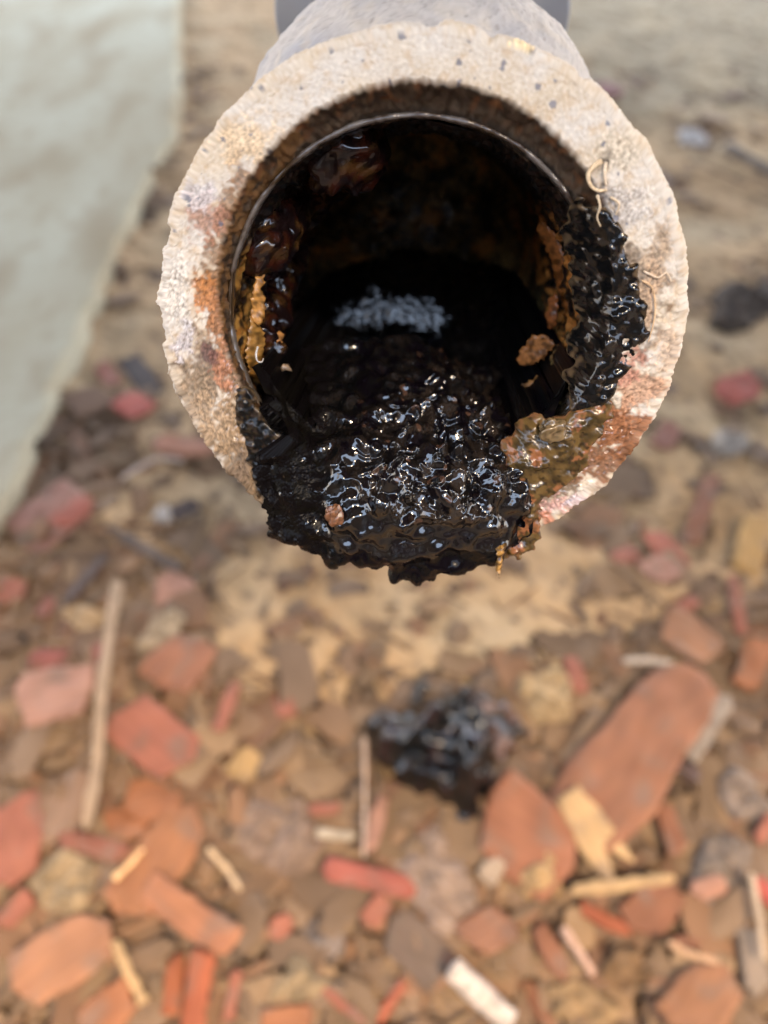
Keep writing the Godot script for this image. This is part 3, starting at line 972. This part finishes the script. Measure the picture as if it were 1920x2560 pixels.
var wood_mat: StandardMaterial3D
const RED := Color(0.41, 0.145, 0.085)
const PINK := Color(0.50, 0.255, 0.17)
const ORANGE := Color(0.40, 0.155, 0.065)
const RUSTY := Color(0.31, 0.125, 0.062)
const BROWN := Color(0.24, 0.13, 0.075)
const TAN := Color(0.42, 0.27, 0.145)
const STRAW := Color(0.58, 0.36, 0.165)
const GREY := Color(0.25, 0.175, 0.125)
const DARK := Color(0.055, 0.042, 0.035)
const PALE := Color(0.55, 0.46, 0.38)


# A wood chip: an irregular split plate with grain along its length. lift is how high it rides on what lies below it.
func chip(label: String, x: float, z: float, length: float, width: float, turn: float, k: Color, lift := 0.012, thick := 0.006, called := "wood_chip", category := "wood chip", group := "wood chips on the dirt") -> Node3D:
	var poly := PackedVector2Array()
	var hl := length / 2.0
	var hw := width / 2.0
	var cut := minf(hw, hl * 0.6)
	poly.append(Vector2(-hl + cut * rng.randf_range(0.0, 0.5), -hw))
	poly.append(Vector2(rng.randf_range(-0.3, 0.3) * hl, -hw * rng.randf_range(0.9, 1.1)))
	poly.append(Vector2(hl - cut * rng.randf_range(0.0, 0.9), -hw * rng.randf_range(0.75, 1.0)))
	poly.append(Vector2(hl, rng.randf_range(-0.5, 0.4) * hw))
	poly.append(Vector2(hl - cut * rng.randf_range(0.0, 0.7), hw * rng.randf_range(0.8, 1.0)))
	poly.append(Vector2(rng.randf_range(-0.3, 0.3) * hl, hw * rng.randf_range(0.9, 1.1)))
	poly.append(Vector2(-hl + cut * rng.randf_range(0.1, 0.9), hw * rng.randf_range(0.8, 1.0)))
	poly.append(Vector2(-hl, rng.randf_range(-0.5, 0.5) * hw))
	return plate(called, label, category, group, poly, x, z, turn, k, lift, thick)


func plate(called: String, label: String, category: String, group: String, poly: PackedVector2Array, x: float, z: float, turn: float, k: Color, lift: float, thick: float) -> Node3D:
	var id := rng.randf_range(0.0, 90.0)
	var bend := rng.randf_range(-0.6, 0.6)
	var reach := 0.0
	for p in poly:
		reach = maxf(reach, p.length())
	var cell := clampf(reach / 18.0, 0.0012, 0.005)
	var place := func(a: float, b: float, s: float, up: float) -> Vector3:
		var y := bend * 0.12 * a * a / reach + 0.0012 * n2(a + id, b * 2.0, 0.04) + 0.0003 * n2(a * 0.15 + id, b, 0.003)
		return Vector3(a, y + up * s * thick * 0.5, b)
	var shade := func(a: float, b: float, _s: float) -> Color:
		var g := 1.0 + 0.14 * n2(a * 0.10 + id, b, 0.004) + 0.16 * n2(a + id, b, 0.035)
		var w := blend(k, GREY, (n2(a + id, b - id, 0.03) - 0.3) * 1.0)
		return w * g * 0.52
	var o := put(called, cushion(poly, cell, minf(thick * 0.45, reach * 0.2), minf(0.0012, reach * 0.05), 0.008, place, shade), [wood_mat])
	o.position = Vector3(x, ground_height(x, z) + lift * 0.75, z)
	o.rotation = Vector3(rng.randf_range(-0.17, 0.17), deg_to_rad(turn), rng.randf_range(-0.14, 0.14))
	tag(o, label, category, group)
	return o


func clod(called: String, label: String, category: String, x: float, z: float, length: float, width: float, turn: float, k: Color, high := 0.02, rough := 0.95, group := "") -> Node3D:
	var id := rng.randf_range(0.0, 50.0)
	var poly := PackedVector2Array()
	for i in 11:
		var a := TAU * i / 11.0
		var r := rng.randf_range(0.66, 1.12)
		poly.append(Vector2(cos(a) * length * 0.5 * r, sin(a) * width * 0.5 * r))
	var place := func(a: float, b: float, s: float, up: float) -> Vector3:
		if up < 0.0:
			return Vector3(a, -0.012 * s, b)
		return Vector3(a, s * high * 0.7 * (0.8 + 0.4 * n2(a + id, b, 0.035) + 0.22 * n2(a + id, b, 0.014)), b)
	var shade := func(a: float, b: float, _s: float) -> Color:
		var w := k * 0.62 * (1.0 + 0.3 * n2(a + id, b, 0.02) + 0.35 * n2(a + id, b, 0.006))
		return blend(w, k * 0.5, (n2(a - id, b, 0.02) - 0.5) * 1.5)
	var o := put(called, cushion(poly, clampf(length / 30.0, 0.0012, 0.004), minf(length, width) * 0.3, minf(length, width) * 0.03, length * 0.15, place, shade), [paint(rough, 0.4)])
	o.position = Vector3(x, ground_height(x, z) + 0.002, z)
	o.rotation.y = deg_to_rad(turn)
	tag(o, label, category, group)
	return o


func stick(called: String, label: String, category: String, pts: Array, r: float, k: Color, lift: float, taper := 0.7) -> void:
	var q := []
	for i in pts.size():
		var p: Vector2 = pts[i]
		q.append(Vector3(p.x, ground_height(p.x, p.y) + lift + r, p.y))
	var o := put(called, tube(q, r, k, taper), [wood_mat])
	tag(o, label, category)


func build_ground_things() -> void:
	wood_mat = paint(0.75, 0.4)
	rng.seed = 41
	# left side
	stick("stick", "long thin weathered stick lying upright in the picture at the left", "stick", [Vector2(-0.258, -0.453), Vector2(-0.249, -0.390), Vector2(-0.239, -0.324), Vector2(-0.232, -0.266), Vector2(-0.230, -0.216)], 0.0052, Color(0.25, 0.17, 0.105), 0.016, 1.0)
	chip("large salmon pink chip just left of the long stick", -0.284, -0.328, 0.074, 0.057, 7, PINK, 0.026)
	chip("squarish orange chip at the upper right of the long stick", -0.182, -0.361, 0.057, 0.056, 63, Color(0.40, 0.165, 0.085), 0.014)
	chip("broad red chip right of the long stick, below a squarish orange one", -0.191, -0.290, 0.082, 0.051, -33, RED, 0.014)
	chip("short orange chip wedged above the crossing orange chips", -0.186, -0.245, 0.046, 0.039, 16, ORANGE, 0.016)
	chip("long orange chip standing steepest of the two crossed orange chips", -0.169, -0.196, 0.091, 0.045, 65, Color(0.40, 0.165, 0.07), 0.024)
	chip("long orange chip slanting down to the right from the crossed pair", -0.137, -0.154, 0.085, 0.024, -29, Color(0.44, 0.18, 0.085), 0.030)
	chip("big clean pale orange chip at the lower left", -0.221, -0.130, 0.070, 0.046, 38, Color(0.44, 0.20, 0.10), 0.026)
	chip("large red chip cut by the left edge of the picture", -0.286, -0.213, 0.075, 0.046, 100, RED, 0.020)
	chip("narrow dull red chip below the foot of the long stick", -0.224, -0.207, 0.059, 0.017, -11, Color(0.33, 0.12, 0.07), 0.016)
	chip("small flat orange chip touching the foot of the long stick", -0.203, -0.226, 0.041, 0.027, 3, ORANGE, 0.017)
	chip("tan-brown bark slab left of the foot of the long stick", -0.252, -0.238, 0.061, 0.033, 87, Color(0.34, 0.20, 0.12), 0.013, 0.007)
	chip("small dark red sliver at the left under the large red chip", -0.268, -0.162, 0.028, 0.017, 53, RED, 0.014)
	clod("dirt_clod", "sandy rounded clod between the left red chip and the crossed orange chips", "clod", -0.238, -0.179, 0.053, 0.060, 21, Color(0.32, 0.22, 0.12), 0.026)
	clod("dirt_clod", "big flat grey-brown clod right of the crossed orange chips", "clod", -0.087, -0.218, 0.087, 0.073, -10, Color(0.25, 0.165, 0.115), 0.022)
	clod("dirt_clod", "speckled grey-brown clod below the fallen black sludge", "clod", 0.036, -0.186, 0.091, 0.063, 107, Color(0.29, 0.20, 0.145), 0.026)
	chip("bright red splinter left of the speckled grey-brown clod", -0.010, -0.183, 0.074, 0.018, -9, Color(0.42, 0.12, 0.08), 0.022)
	chip("tiny red splinter above the bright red splinter", -0.047, -0.235, 0.025, 0.010, 4, RED, 0.014)
	chip("short pale straw bit above the bright red splinter", -0.037, -0.215, 0.032, 0.008, -4, Color(0.55, 0.44, 0.31), 0.016, 0.004)
	chip("pinkish red strip standing above the bright red splinter", -0.006, -0.222, 0.046, 0.012, 76, PINK, 0.018)
	chip("small red bit below the bright red splinter", -0.006, -0.161, 0.024, 0.018, 53, RED, 0.014)
	stick("straw", "thin straw left of the pinkish red strip", "straw", [Vector2(-0.016, -0.290), Vector2(-0.015, -0.243), Vector2(-0.015, -0.194)], 0.0016, Color(0.42, 0.30, 0.22), 0.022)
	chip("yellowish stub beside small red bits under the pipe", -0.114, -0.272, 0.032, 0.028, 77, Color(0.50, 0.30, 0.12), 0.014, 0.010)
	chip("small red bit left of the bare sand under the pipe", -0.087, -0.324, 0.028, 0.018, -67, RED, 0.012)
	chip("thin red splinter between orange chip and the small red bit", -0.134, -0.318, 0.048, 0.012, 79, RED, 0.013)
	chip("pink triangular chip right of the top of the long stick", -0.206, -0.447, 0.042, 0.038, -23, PINK, 0.012)
	chip("dull red scrap above the large salmon chip, left of the stick", -0.304, -0.371, 0.039, 0.021, 6, Color(0.36, 0.12, 0.09), 0.011)
	chip("dull red scrap touching the long stick near its middle", -0.253, -0.372, 0.019, 0.023, 12, Color(0.36, 0.12, 0.085), 0.011)
	chip("small red chip on the left edge, below the concrete slab", -0.365, -0.448, 0.029, 0.032, 82, RED, 0.012)
	chip("small reddish scrap between the left edge and the long stick", -0.326, -0.437, 0.036, 0.015, 80, Color(0.34, 0.12, 0.08), 0.011)
	clod("stone", "smooth tan stone left of the top of the long stick", "stone", -0.279, -0.416, 0.062, 0.041, -17, Color(0.46, 0.31, 0.17), 0.022)
	clod("stone", "sandy flat stone right of the long stick, above the orange chip", "stone", -0.206, -0.395, 0.059, 0.043, 73, Color(0.36, 0.26, 0.16), 0.016)
	clod("pebble", "small white pebble below the left of the pipe", "pebble", -0.238, -0.553, 0.025, 0.024, 55, Color(0.60, 0.53, 0.46), 0.016)
	chip("dark bark scrap right of the small white pebble", -0.215, -0.559, 0.034, 0.023, 35, Color(0.10, 0.07, 0.06), 0.012, 0.005, "bark_scrap", "bark")
	chip("faded pink chip near the lower tip of the concrete slab", -0.351, -0.542, 0.086, 0.072, 48, Color(0.44, 0.22, 0.155), 0.012)
	chip("red-edged chip over the faded pink chip by the slab", -0.323, -0.540, 0.052, 0.028, 68, Color(0.44, 0.13, 0.08), 0.020)
	chip("bright red chip left of the pipe rim", -0.302, -0.717, 0.052, 0.041, -37, Color(0.50, 0.11, 0.07), 0.014)
	chip("narrow red chip above the bright red chip left of the pipe", -0.355, -0.796, 0.061, 0.024, -54, RED, 0.014)
	chip("pale orange chip tucked behind the left of the pipe rim", -0.231, -0.650, 0.070, 0.034, -3, Color(0.48, 0.21, 0.12), 0.014)
	stick("twig", "pale curved twig left below the pipe rim", "twig", [Vector2(-0.287, -0.593), Vector2(-0.272, -0.608), Vector2(-0.251, -0.619), Vector2(-0.223, -0.622)], 0.0024, Color(0.42, 0.33, 0.27), 0.014)
	chip("dark leaf scrap left of the pipe beside the slab edge", -0.310, -0.789, 0.085, 0.030, -54, Color(0.13, 0.10, 0.085), 0.010, 0.003, "bark_scrap", "bark")
	chip("long dark bark strip lying left of the long stick's top", -0.294, -0.465, 0.072, 0.011, 70, Color(0.14, 0.10, 0.085), 0.012, 0.004, "bark_scrap", "bark")
	chip("dark bark strip left under the faded pink chip", -0.248, -0.504, 0.106, 0.013, -31, Color(0.16, 0.115, 0.09), 0.011, 0.004, "bark_scrap", "bark")
	# lower middle and left bottom
	chip("long red strip at the bottom edge, left of middle", -0.126, -0.109, 0.051, 0.018, 88, Color(0.44, 0.12, 0.05), 0.018)
	chip("dark orange strip left of the long red strip at the bottom", -0.143, -0.113, 0.038, 0.013, 93, Color(0.38, 0.11, 0.04), 0.014)
	chip("narrow red strip right of the long red strip at the bottom", -0.103, -0.109, 0.032, 0.010, 86, RED, 0.014)
	chip("rough orange chip at the bottom edge below the big pale one", -0.183, -0.098, 0.039, 0.028, 43, ORANGE, 0.014)
	chip("yellow straw sliver right of the big pale orange chip", -0.174, -0.120, 0.048, 0.007, -52, STRAW, 0.020, 0.004)
	stick("straw", "straw stalk crossing under the long orange chip", "straw", [Vector2(-0.198, -0.179), Vector2(-0.190, -0.189), Vector2(-0.182, -0.202)], 0.0024, STRAW, 0.018)
	stick("straw", "pale straw behind the slanting orange chip", "straw", [Vector2(-0.133, -0.202), Vector2(-0.117, -0.188), Vector2(-0.105, -0.173)], 0.0024, Color(0.44, 0.30, 0.17), 0.016)
	chip("tiny red block right of the slanting orange chip", -0.075, -0.151, 0.020, 0.017, 79, RED, 0.014)
	clod("dirt_clod", "grey round clod below the bright red splinter", "clod", -0.043, -0.147, 0.049, 0.039, 9, Color(0.22, 0.165, 0.13), 0.020)
	clod("dirt_clod", "olive-tan clod at the bottom, right of the red strips", "clod", -0.060, -0.113, 0.052, 0.045, 38, Color(0.26, 0.18, 0.10), 0.020)
	chip("curled red scrap at the bottom, left of the white stub", -0.029, -0.103, 0.039, 0.007, -35, RED, 0.014)
	chip("curled red scrap nearest the bottom middle", 0.005, -0.105, 0.031, 0.008, 51, Color(0.42, 0.12, 0.06), 0.014)
	chip("orange chip cut by the bottom edge at middle left", -0.064, -0.093, 0.037, 0.016, 4, ORANGE, 0.016)
	stick("white_stub", "clean white stub of stick at the bottom right of middle", "stick", [Vector2(0.045, -0.122), Vector2(0.063, -0.107), Vector2(0.084, -0.090)], 0.0075, Color(0.38, 0.31, 0.25), 0.020, 1.0)
	chip("red sliver lying along the top of the white stub", 0.059, -0.120, 0.044, 0.010, -33, RUSTY, 0.016)
	chip("grey bark flat at the bottom middle", 0.023, -0.138, 0.052, 0.037, -38, Color(0.19, 0.125, 0.085), 0.010, 0.005, "bark_scrap", "bark")
	# right side
	var paddle := PackedVector2Array([Vector2(-0.098, -0.012), Vector2(-0.085, -0.034), Vector2(-0.045, -0.039), Vector2(0.0, -0.033), Vector2(0.05, -0.031), Vector2(0.082, -0.026), Vector2(0.098, -0.010), Vector2(0.099, 0.010), Vector2(0.085, 0.026), Vector2(0.055, 0.032), Vector2(0.01, 0.031), Vector2(-0.04, 0.037), Vector2(-0.09, 0.026)])
	plate("wood_chip", "largest orange chip, broad and rounded, right of the fallen sludge", "wood chip", "wood chips on the dirt", paddle, 0.209, -0.280, 48.0, Color(0.38, 0.16, 0.08), 0.034, 0.009)
	chip("broad brownish red chip below the fallen sludge and the largest chip", 0.108, -0.211, 0.080, 0.071, -40, Color(0.38, 0.15, 0.075), 0.022, 0.008)
	clod("dirt_clod", "tan crumbly clod on the tip of the broad brownish red chip", "clod", 0.115, -0.184, 0.042, 0.038, -31, Color(0.42, 0.26, 0.12), 0.034)
	var fork := plate("wood_chip", "bright yellow forked splinter below the largest orange chip", "wood chip", "wood chips on the dirt", PackedVector2Array([Vector2(-0.036, -0.013), Vector2(-0.005, -0.018), Vector2(0.034, -0.017), Vector2(0.012, -0.004), Vector2(0.028, 0.002), Vector2(0.038, 0.010), Vector2(0.005, 0.014), Vector2(-0.034, 0.009)]), 0.157, -0.209, -62.0, STRAW * 1.12, 0.036, 0.006)
	chip("long pale yellow sliver lying level below the forked splinter", 0.172, -0.174, 0.075, 0.009, 6, STRAW, 0.030, 0.006)
	chip("brown-orange chip with a dark hole beside the level sliver", 0.193, -0.161, 0.048, 0.033, 41, RUSTY, 0.020)
	chip("dark red sliver under the level yellow sliver", 0.158, -0.154, 0.039, 0.011, -28, Color(0.40, 0.11, 0.045), 0.020)
	chip("pink chip under the right side of the largest orange chip", 0.208, -0.242, 0.035, 0.029, -56, PINK, 0.018)
	chip("brown curl of bark right of the largest orange chip", 0.235, -0.268, 0.044, 0.015, -35, Color(0.15, 0.09, 0.07), 0.026, 0.005, "bark_scrap", "bark")
	chip("orange strip right of the pink chip, dark on one side", 0.221, -0.218, 0.040, 0.018, -81, RUSTY, 0.018)
	chip("pale frayed husk right of the largest orange chip's top", 0.274, -0.303, 0.080, 0.017, 48, Color(0.44, 0.34, 0.25), 0.020, 0.006, "husk", "husk")
	stick("twig", "grey curved twig arching above the largest orange chip", "twig", [Vector2(0.212, -0.361), Vector2(0.238, -0.365), Vector2(0.262, -0.361), Vector2(0.282, -0.345)], 0.0034, Color(0.36, 0.29, 0.22), 0.016)
	clod("stone", "tan rounded stone above right of the fallen sludge", "stone", 0.146, -0.336, 0.061, 0.059, -59, Color(0.42, 0.28, 0.14), 0.024)
	chip("thin tan bark slab between the tan stone and the largest chip", 0.185, -0.307, 0.096, 0.029, 54, Color(0.34, 0.22, 0.13), 0.012, 0.006, "bark_scrap", "bark")
	chip("small red stub right of the tan stone", 0.171, -0.357, 0.041, 0.018, -89, RED, 0.014)
	chip("dull orange chip above the largest orange chip", 0.283, -0.395, 0.059, 0.049, -40, Color(0.42, 0.20, 0.10), 0.014)
	chip("orange chip cut by the right edge above the grey clod", 0.343, -0.380, 0.082, 0.025, 59, ORANGE, 0.016)
	chip("narrow red splinter upright near the right edge", 0.337, -0.429, 0.064, 0.013, -97, RED, 0.014)
	chip("yellow wood block at the right edge", 0.380, -0.510, 0.088, 0.031, 64, Color(0.58, 0.33, 0.11), 0.016, 0.012)
	chip("brick-red chip right of the bottom of the pipe", 0.287, -0.498, 0.062, 0.029, -73, Color(0.46, 0.14, 0.075), 0.015)
	chip("round pink chip touching the brick-red chip", 0.272, -0.466, 0.038, 0.032, 22, PINK, 0.015)
	chip("small red chip left of the round pink chip", 0.243, -0.487, 0.031, 0.021, 33, RED, 0.012)
	chip("brownish orange strip right of the pipe, above the yellow block", 0.340, -0.558, 0.119, 0.020, 63, RUSTY, 0.014)
	chip("red chip right of the pipe at mid height", 0.442, -0.761, 0.050, 0.060, -66, Color(0.50, 0.13, 0.085), 0.015)
	clod("pebble", "pale grey pebble at the right, below the red chip", "pebble", 0.400, -0.660, 0.055, 0.040, 34, Color(0.38, 0.32, 0.26), 0.022)
	clod("pebble", "whitish pebble at the upper right beside the grey strip", "pebble", 0.579, -1.492, 0.053, 0.071, 21, Color(0.56, 0.52, 0.48), 0.022)
	chip("faded red scrap behind the right of the pipe rim", 0.459, -1.701, 0.063, 0.055, -49, Color(0.36, 0.15, 0.11), 0.020)
	clod("dirt_clod", "dark clod at the right edge beside the pipe", "clod", 0.507, -0.946, 0.157, 0.087, 46, Color(0.085, 0.062, 0.045), 0.03)  # low lump in a much darker brown than the other clods
	stick("stick", "dark stick at the upper right edge", "stick", [Vector2(0.610, -1.411), Vector2(0.638, -1.366), Vector2(0.688, -1.298)], 0.010, Color(0.13, 0.105, 0.085), 0.012)
	chip("pinkish scrap right of the pipe, left of the grey pebble", 0.328, -0.668, 0.049, 0.024, 58, Color(0.40, 0.17, 0.11), 0.012)
	chip("small red scrap on the bare sand right under the pipe", 0.288, -0.429, 0.034, 0.017, 26, RED, 0.012)
	clod("stone", "small yellow stone at the right, beside the slanting strip", "stone", 0.411, -1.140, 0.049, 0.057, 18, Color(0.46, 0.36, 0.20), 0.02)
	clod("dirt_clod", "grey clod cut by the right edge below the frayed husk", "clod", 0.283, -0.243, 0.053, 0.054, -23, Color(0.25, 0.185, 0.14), 0.026)
	clod("dirt_clod", "greyish flat clod at the lower right edge", "clod", 0.253, -0.191, 0.073, 0.045, 48, Color(0.21, 0.155, 0.115), 0.018)
	chip("pinkish orange bit left of the greyish flat clod", 0.235, -0.173, 0.029, 0.016, 19, Color(0.50, 0.24, 0.15), 0.022)
	chip("bright red bit at the right edge, low down", 0.276, -0.170, 0.022, 0.013, -53, Color(0.52, 0.11, 0.075), 0.022)
	chip("small orange bit at the right, above the broad orange chip", 0.217, -0.140, 0.030, 0.010, 9, RUSTY, 0.018)
	chip("broad orange chip in the lower right corner", 0.212, -0.103, 0.062, 0.039, 43, Color(0.36, 0.16, 0.075), 0.020, 0.008)
	clod("dirt_clod", "round brown clod left of the broad corner chip", "clod", 0.173, -0.125, 0.055, 0.035, 13, Color(0.20, 0.115, 0.055), 0.034)
	chip("dark red strip left of the round brown clod", 0.117, -0.134, 0.039, 0.015, -66, RUSTY, 0.018)
	stick("twig", "pinkish twig between the dark red strip and the round clod", "twig", [Vector2(0.125, -0.147), Vector2(0.133, -0.132), Vector2(0.142, -0.117)], 0.003, Color(0.36, 0.22, 0.15), 0.022)
	chip("orange-brown chip under the broad brownish red chip's tip", 0.074, -0.147, 0.040, 0.029, 27, Color(0.34, 0.155, 0.085), 0.014)
	chip("long rusty strip low, right of the white stub", 0.105, -0.105, 0.040, 0.011, -62, RUSTY, 0.014)
	clod("dirt_clod", "sandy brown clod at the bottom right of middle", "clod", 0.134, -0.103, 0.056, 0.031, -13, Color(0.30, 0.19, 0.095), 0.022)
	chip("pale grey bark piece at the right edge, low down", 0.254, -0.127, 0.045, 0.019, -99, Color(0.32, 0.23, 0.16), 0.018, 0.006, "bark_scrap", "bark")
	stick("twig", "thin brown twig slanting at the lower right", "twig", [Vector2(0.193, -0.135), Vector2(0.206, -0.128), Vector2(0.224, -0.122)], 0.0024, Color(0.34, 0.2, 0.11), 0.028)
	stick("straw", "long straw standing near the lower right edge", "straw", [Vector2(0.266, -0.181), Vector2(0.263, -0.153), Vector2(0.256, -0.124)], 0.0026, Color(0.36, 0.26, 0.17), 0.024)
	chip("pale rounded bit right of the speckled clod", 0.080, -0.186, 0.021, 0.017, 55, Color(0.46, 0.33, 0.22), 0.018)
	chip("red scrap at the right edge beside the grey clod", 0.291, -0.216, 0.026, 0.011, 55, RED, 0.018)

	# the sludge that fell
	var heap := thing("fallen_sludge", "shiny black lump of fallen sludge on the dirt below the pipe", "sludge")
	var black := paint(0.12, 0.5)
	blob(heap, "lump", PackedVector2Array([Vector2(-0.016, -0.307), Vector2(0.008, -0.321), Vector2(0.030, -0.314), Vector2(0.044, -0.329), Vector2(0.069, -0.333), Vector2(0.087, -0.314), Vector2(0.091, -0.286), Vector2(0.086, -0.259), Vector2(0.076, -0.229), Vector2(0.056, -0.223), Vector2(0.041, -0.245), Vector2(0.024, -0.249), Vector2(0.008, -0.255), Vector2(-0.011, -0.274)]), 0.040, Color(0.004, 0.004, 0.0045), Color(0.016, 0.011, 0.008), black)
	blob(heap, "tail", PackedVector2Array([Vector2(0.073, -0.333), Vector2(0.094, -0.338), Vector2(0.112, -0.320), Vector2(0.125, -0.301), Vector2(0.108, -0.286), Vector2(0.096, -0.266), Vector2(0.083, -0.270)]), 0.016, Color(0.022, 0.013, 0.009), Color(0.10, 0.05, 0.03), paint(0.4, 0.5))
	blob(heap, "spatter", PackedVector2Array([Vector2(0.023, -0.338), Vector2(0.031, -0.351), Vector2(0.039, -0.348), Vector2(0.043, -0.340), Vector2(0.030, -0.331)]), 0.010, Color(0.010, 0.010, 0.011), Color(0.03, 0.025, 0.02), black)
	chip("brown crumb at the left foot of the fallen black sludge", 0.003, -0.268, 0.023, 0.023, 31, Color(0.17, 0.095, 0.035), 0.020, 0.010)


func blob(t: Node3D, called: String, poly: PackedVector2Array, high: float, k: Color, k2: Color, m: Material) -> void:
	var place := func(x: float, z: float, s: float, up: float) -> Vector3:
		var q := Vector3(x, 0, z)
		if up < 0.0:
			return Vector3(x, -0.004 * s, z)
		return Vector3(x, 0.006 + s * high * (0.75 + 0.55 * n3(q, 0.045) + 0.22 * n3(q, 0.02)) + s * (0.18 * bubble(q, 0.02, 0.45) + 0.0007 * n3(q, 0.008)), z)
	var shade := func(x: float, z: float, _s: float) -> Color:
		return blend(k, k2, smoothstep(0.0, 0.5, n2(x, z, 0.018) + 0.4 * n2(x, z, 0.006)))
	put(called, cushion(poly, 0.0013, 0.022, 0.005, 0.018, place, shade), [m], t)


# ---------------------------------------------------------------- litter nobody could count

func scrap_mesh(kind: int, id: int) -> ArrayMesh:
	var v := PackedVector3Array()
	var c := PackedColorArray()
	var nu := 8
	var nv := 6
	for j in nv:
		var lat := PI * (j / float(nv - 1) - 0.5)
		for i in nu:
			var a := TAU * i / nu
			var dir := Vector3(cos(a) * cos(lat), sin(lat), sin(a) * cos(lat))
			var r := 0.5 * (1.0 + 0.5 * n3(dir * 1.3 + Vector3(id * 7, 0, 0), 1.0))
			if kind == 1:
				dir = Vector3(signf(dir.x) * sqrt(absf(dir.x)), dir.y, signf(dir.z) * sqrt(absf(dir.z)))
			v.append(dir * r)
			c.append(Color(1, 1, 1) * (1.0 + 0.25 * n3(dir + Vector3(id, 5, 0), 0.5)))
	return sheet(v, c, [quads(nu, nv, true)])


func scatter(called: String, label: String, kind: int, count: int, tones: Array, small: Vector3, large: Vector3, thin: float) -> void:
	var mm := MultiMesh.new()
	mm.transform_format = MultiMesh.TRANSFORM_3D
	mm.use_colors = true
	mm.mesh = scrap_mesh(kind, count)
	mm.mesh.surface_set_material(0, paint(0.85, 0.4))
	var at := []
	var tint := []
	while at.size() < count:
		var near := rng.randf() < 0.6
		var z := rng.randf_range(-0.75, 0.05) if near else rng.randf_range(-1.9, -0.6)
		var x := rng.randf_range(-1.0, 1.0) * (0.42 - z * 0.42)
		if rng.randf() > mulch(x, z) + 0.06:
			continue
		var t := rng.randf()
		t = t * t
		var size := small.lerp(large, t) * Vector3(rng.randf_range(0.7, 1.3), 1, rng.randf_range(0.7, 1.3))
		var b := Basis.from_euler(Vector3(rng.randf_range(-1, 1) * thin, rng.randf() * TAU, rng.randf_range(-1, 1) * thin)) * Basis.from_scale(size)
		at.append(Transform3D(b, Vector3(x, ground_height(x, z) + size.y * 0.3 + rng.randf() * 0.006, z)))
		var k: Color = tones[rng.randi() % tones.size()]
		tint.append(k.lerp(Color(0.31, 0.185, 0.095), 0.62) * rng.randf_range(0.36, 0.64))
	mm.instance_count = count
	for i in count:
		mm.set_instance_transform(i, at[i])
		mm.set_instance_color(i, tint[i])
	var o := MultiMeshInstance3D.new()
	o.name = called
	o.multimesh = mm
	add_child(o)
	tag(o, label, "", "", "stuff")


func build_litter() -> void:
	rng.seed = 99
	scatter("dirt_crumbs", "crumbs of dirt and bark between the wood chips", 0, 3000, [GREY, BROWN, Color(0.17, 0.12, 0.09), TAN, Color(0.28, 0.2, 0.13), Color(0.10, 0.075, 0.06)], Vector3(0.004, 0.003, 0.004), Vector3(0.024, 0.007, 0.020), 0.35)
	scatter("bark_litter", "flat scraps of bark and old mulch on the dirt", 1, 3800, [GREY, BROWN, Color(0.20, 0.15, 0.12), Color(0.13, 0.09, 0.07), TAN, RUSTY, Color(0.34, 0.14, 0.09)], Vector3(0.008, 0.002, 0.005), Vector3(0.046, 0.0045, 0.024), 0.2)
	scatter("leaf_litter", "thin brown leaf flakes and bark shavings pressed into the dirt", 1, 2600, [BROWN, TAN, Color(0.28, 0.19, 0.12), Color(0.22, 0.15, 0.11), RUSTY], Vector3(0.012, 0.0012, 0.010), Vector3(0.065, 0.0022, 0.045), 0.12)
	scatter("straw_litter", "thin slivers and fibres strewn on the dirt", 1, 3600, [TAN, GREY, STRAW * 0.7, BROWN, RUSTY, Color(0.12, 0.09, 0.07)], Vector3(0.012, 0.0015, 0.0015), Vector3(0.075, 0.004, 0.006), 0.2)
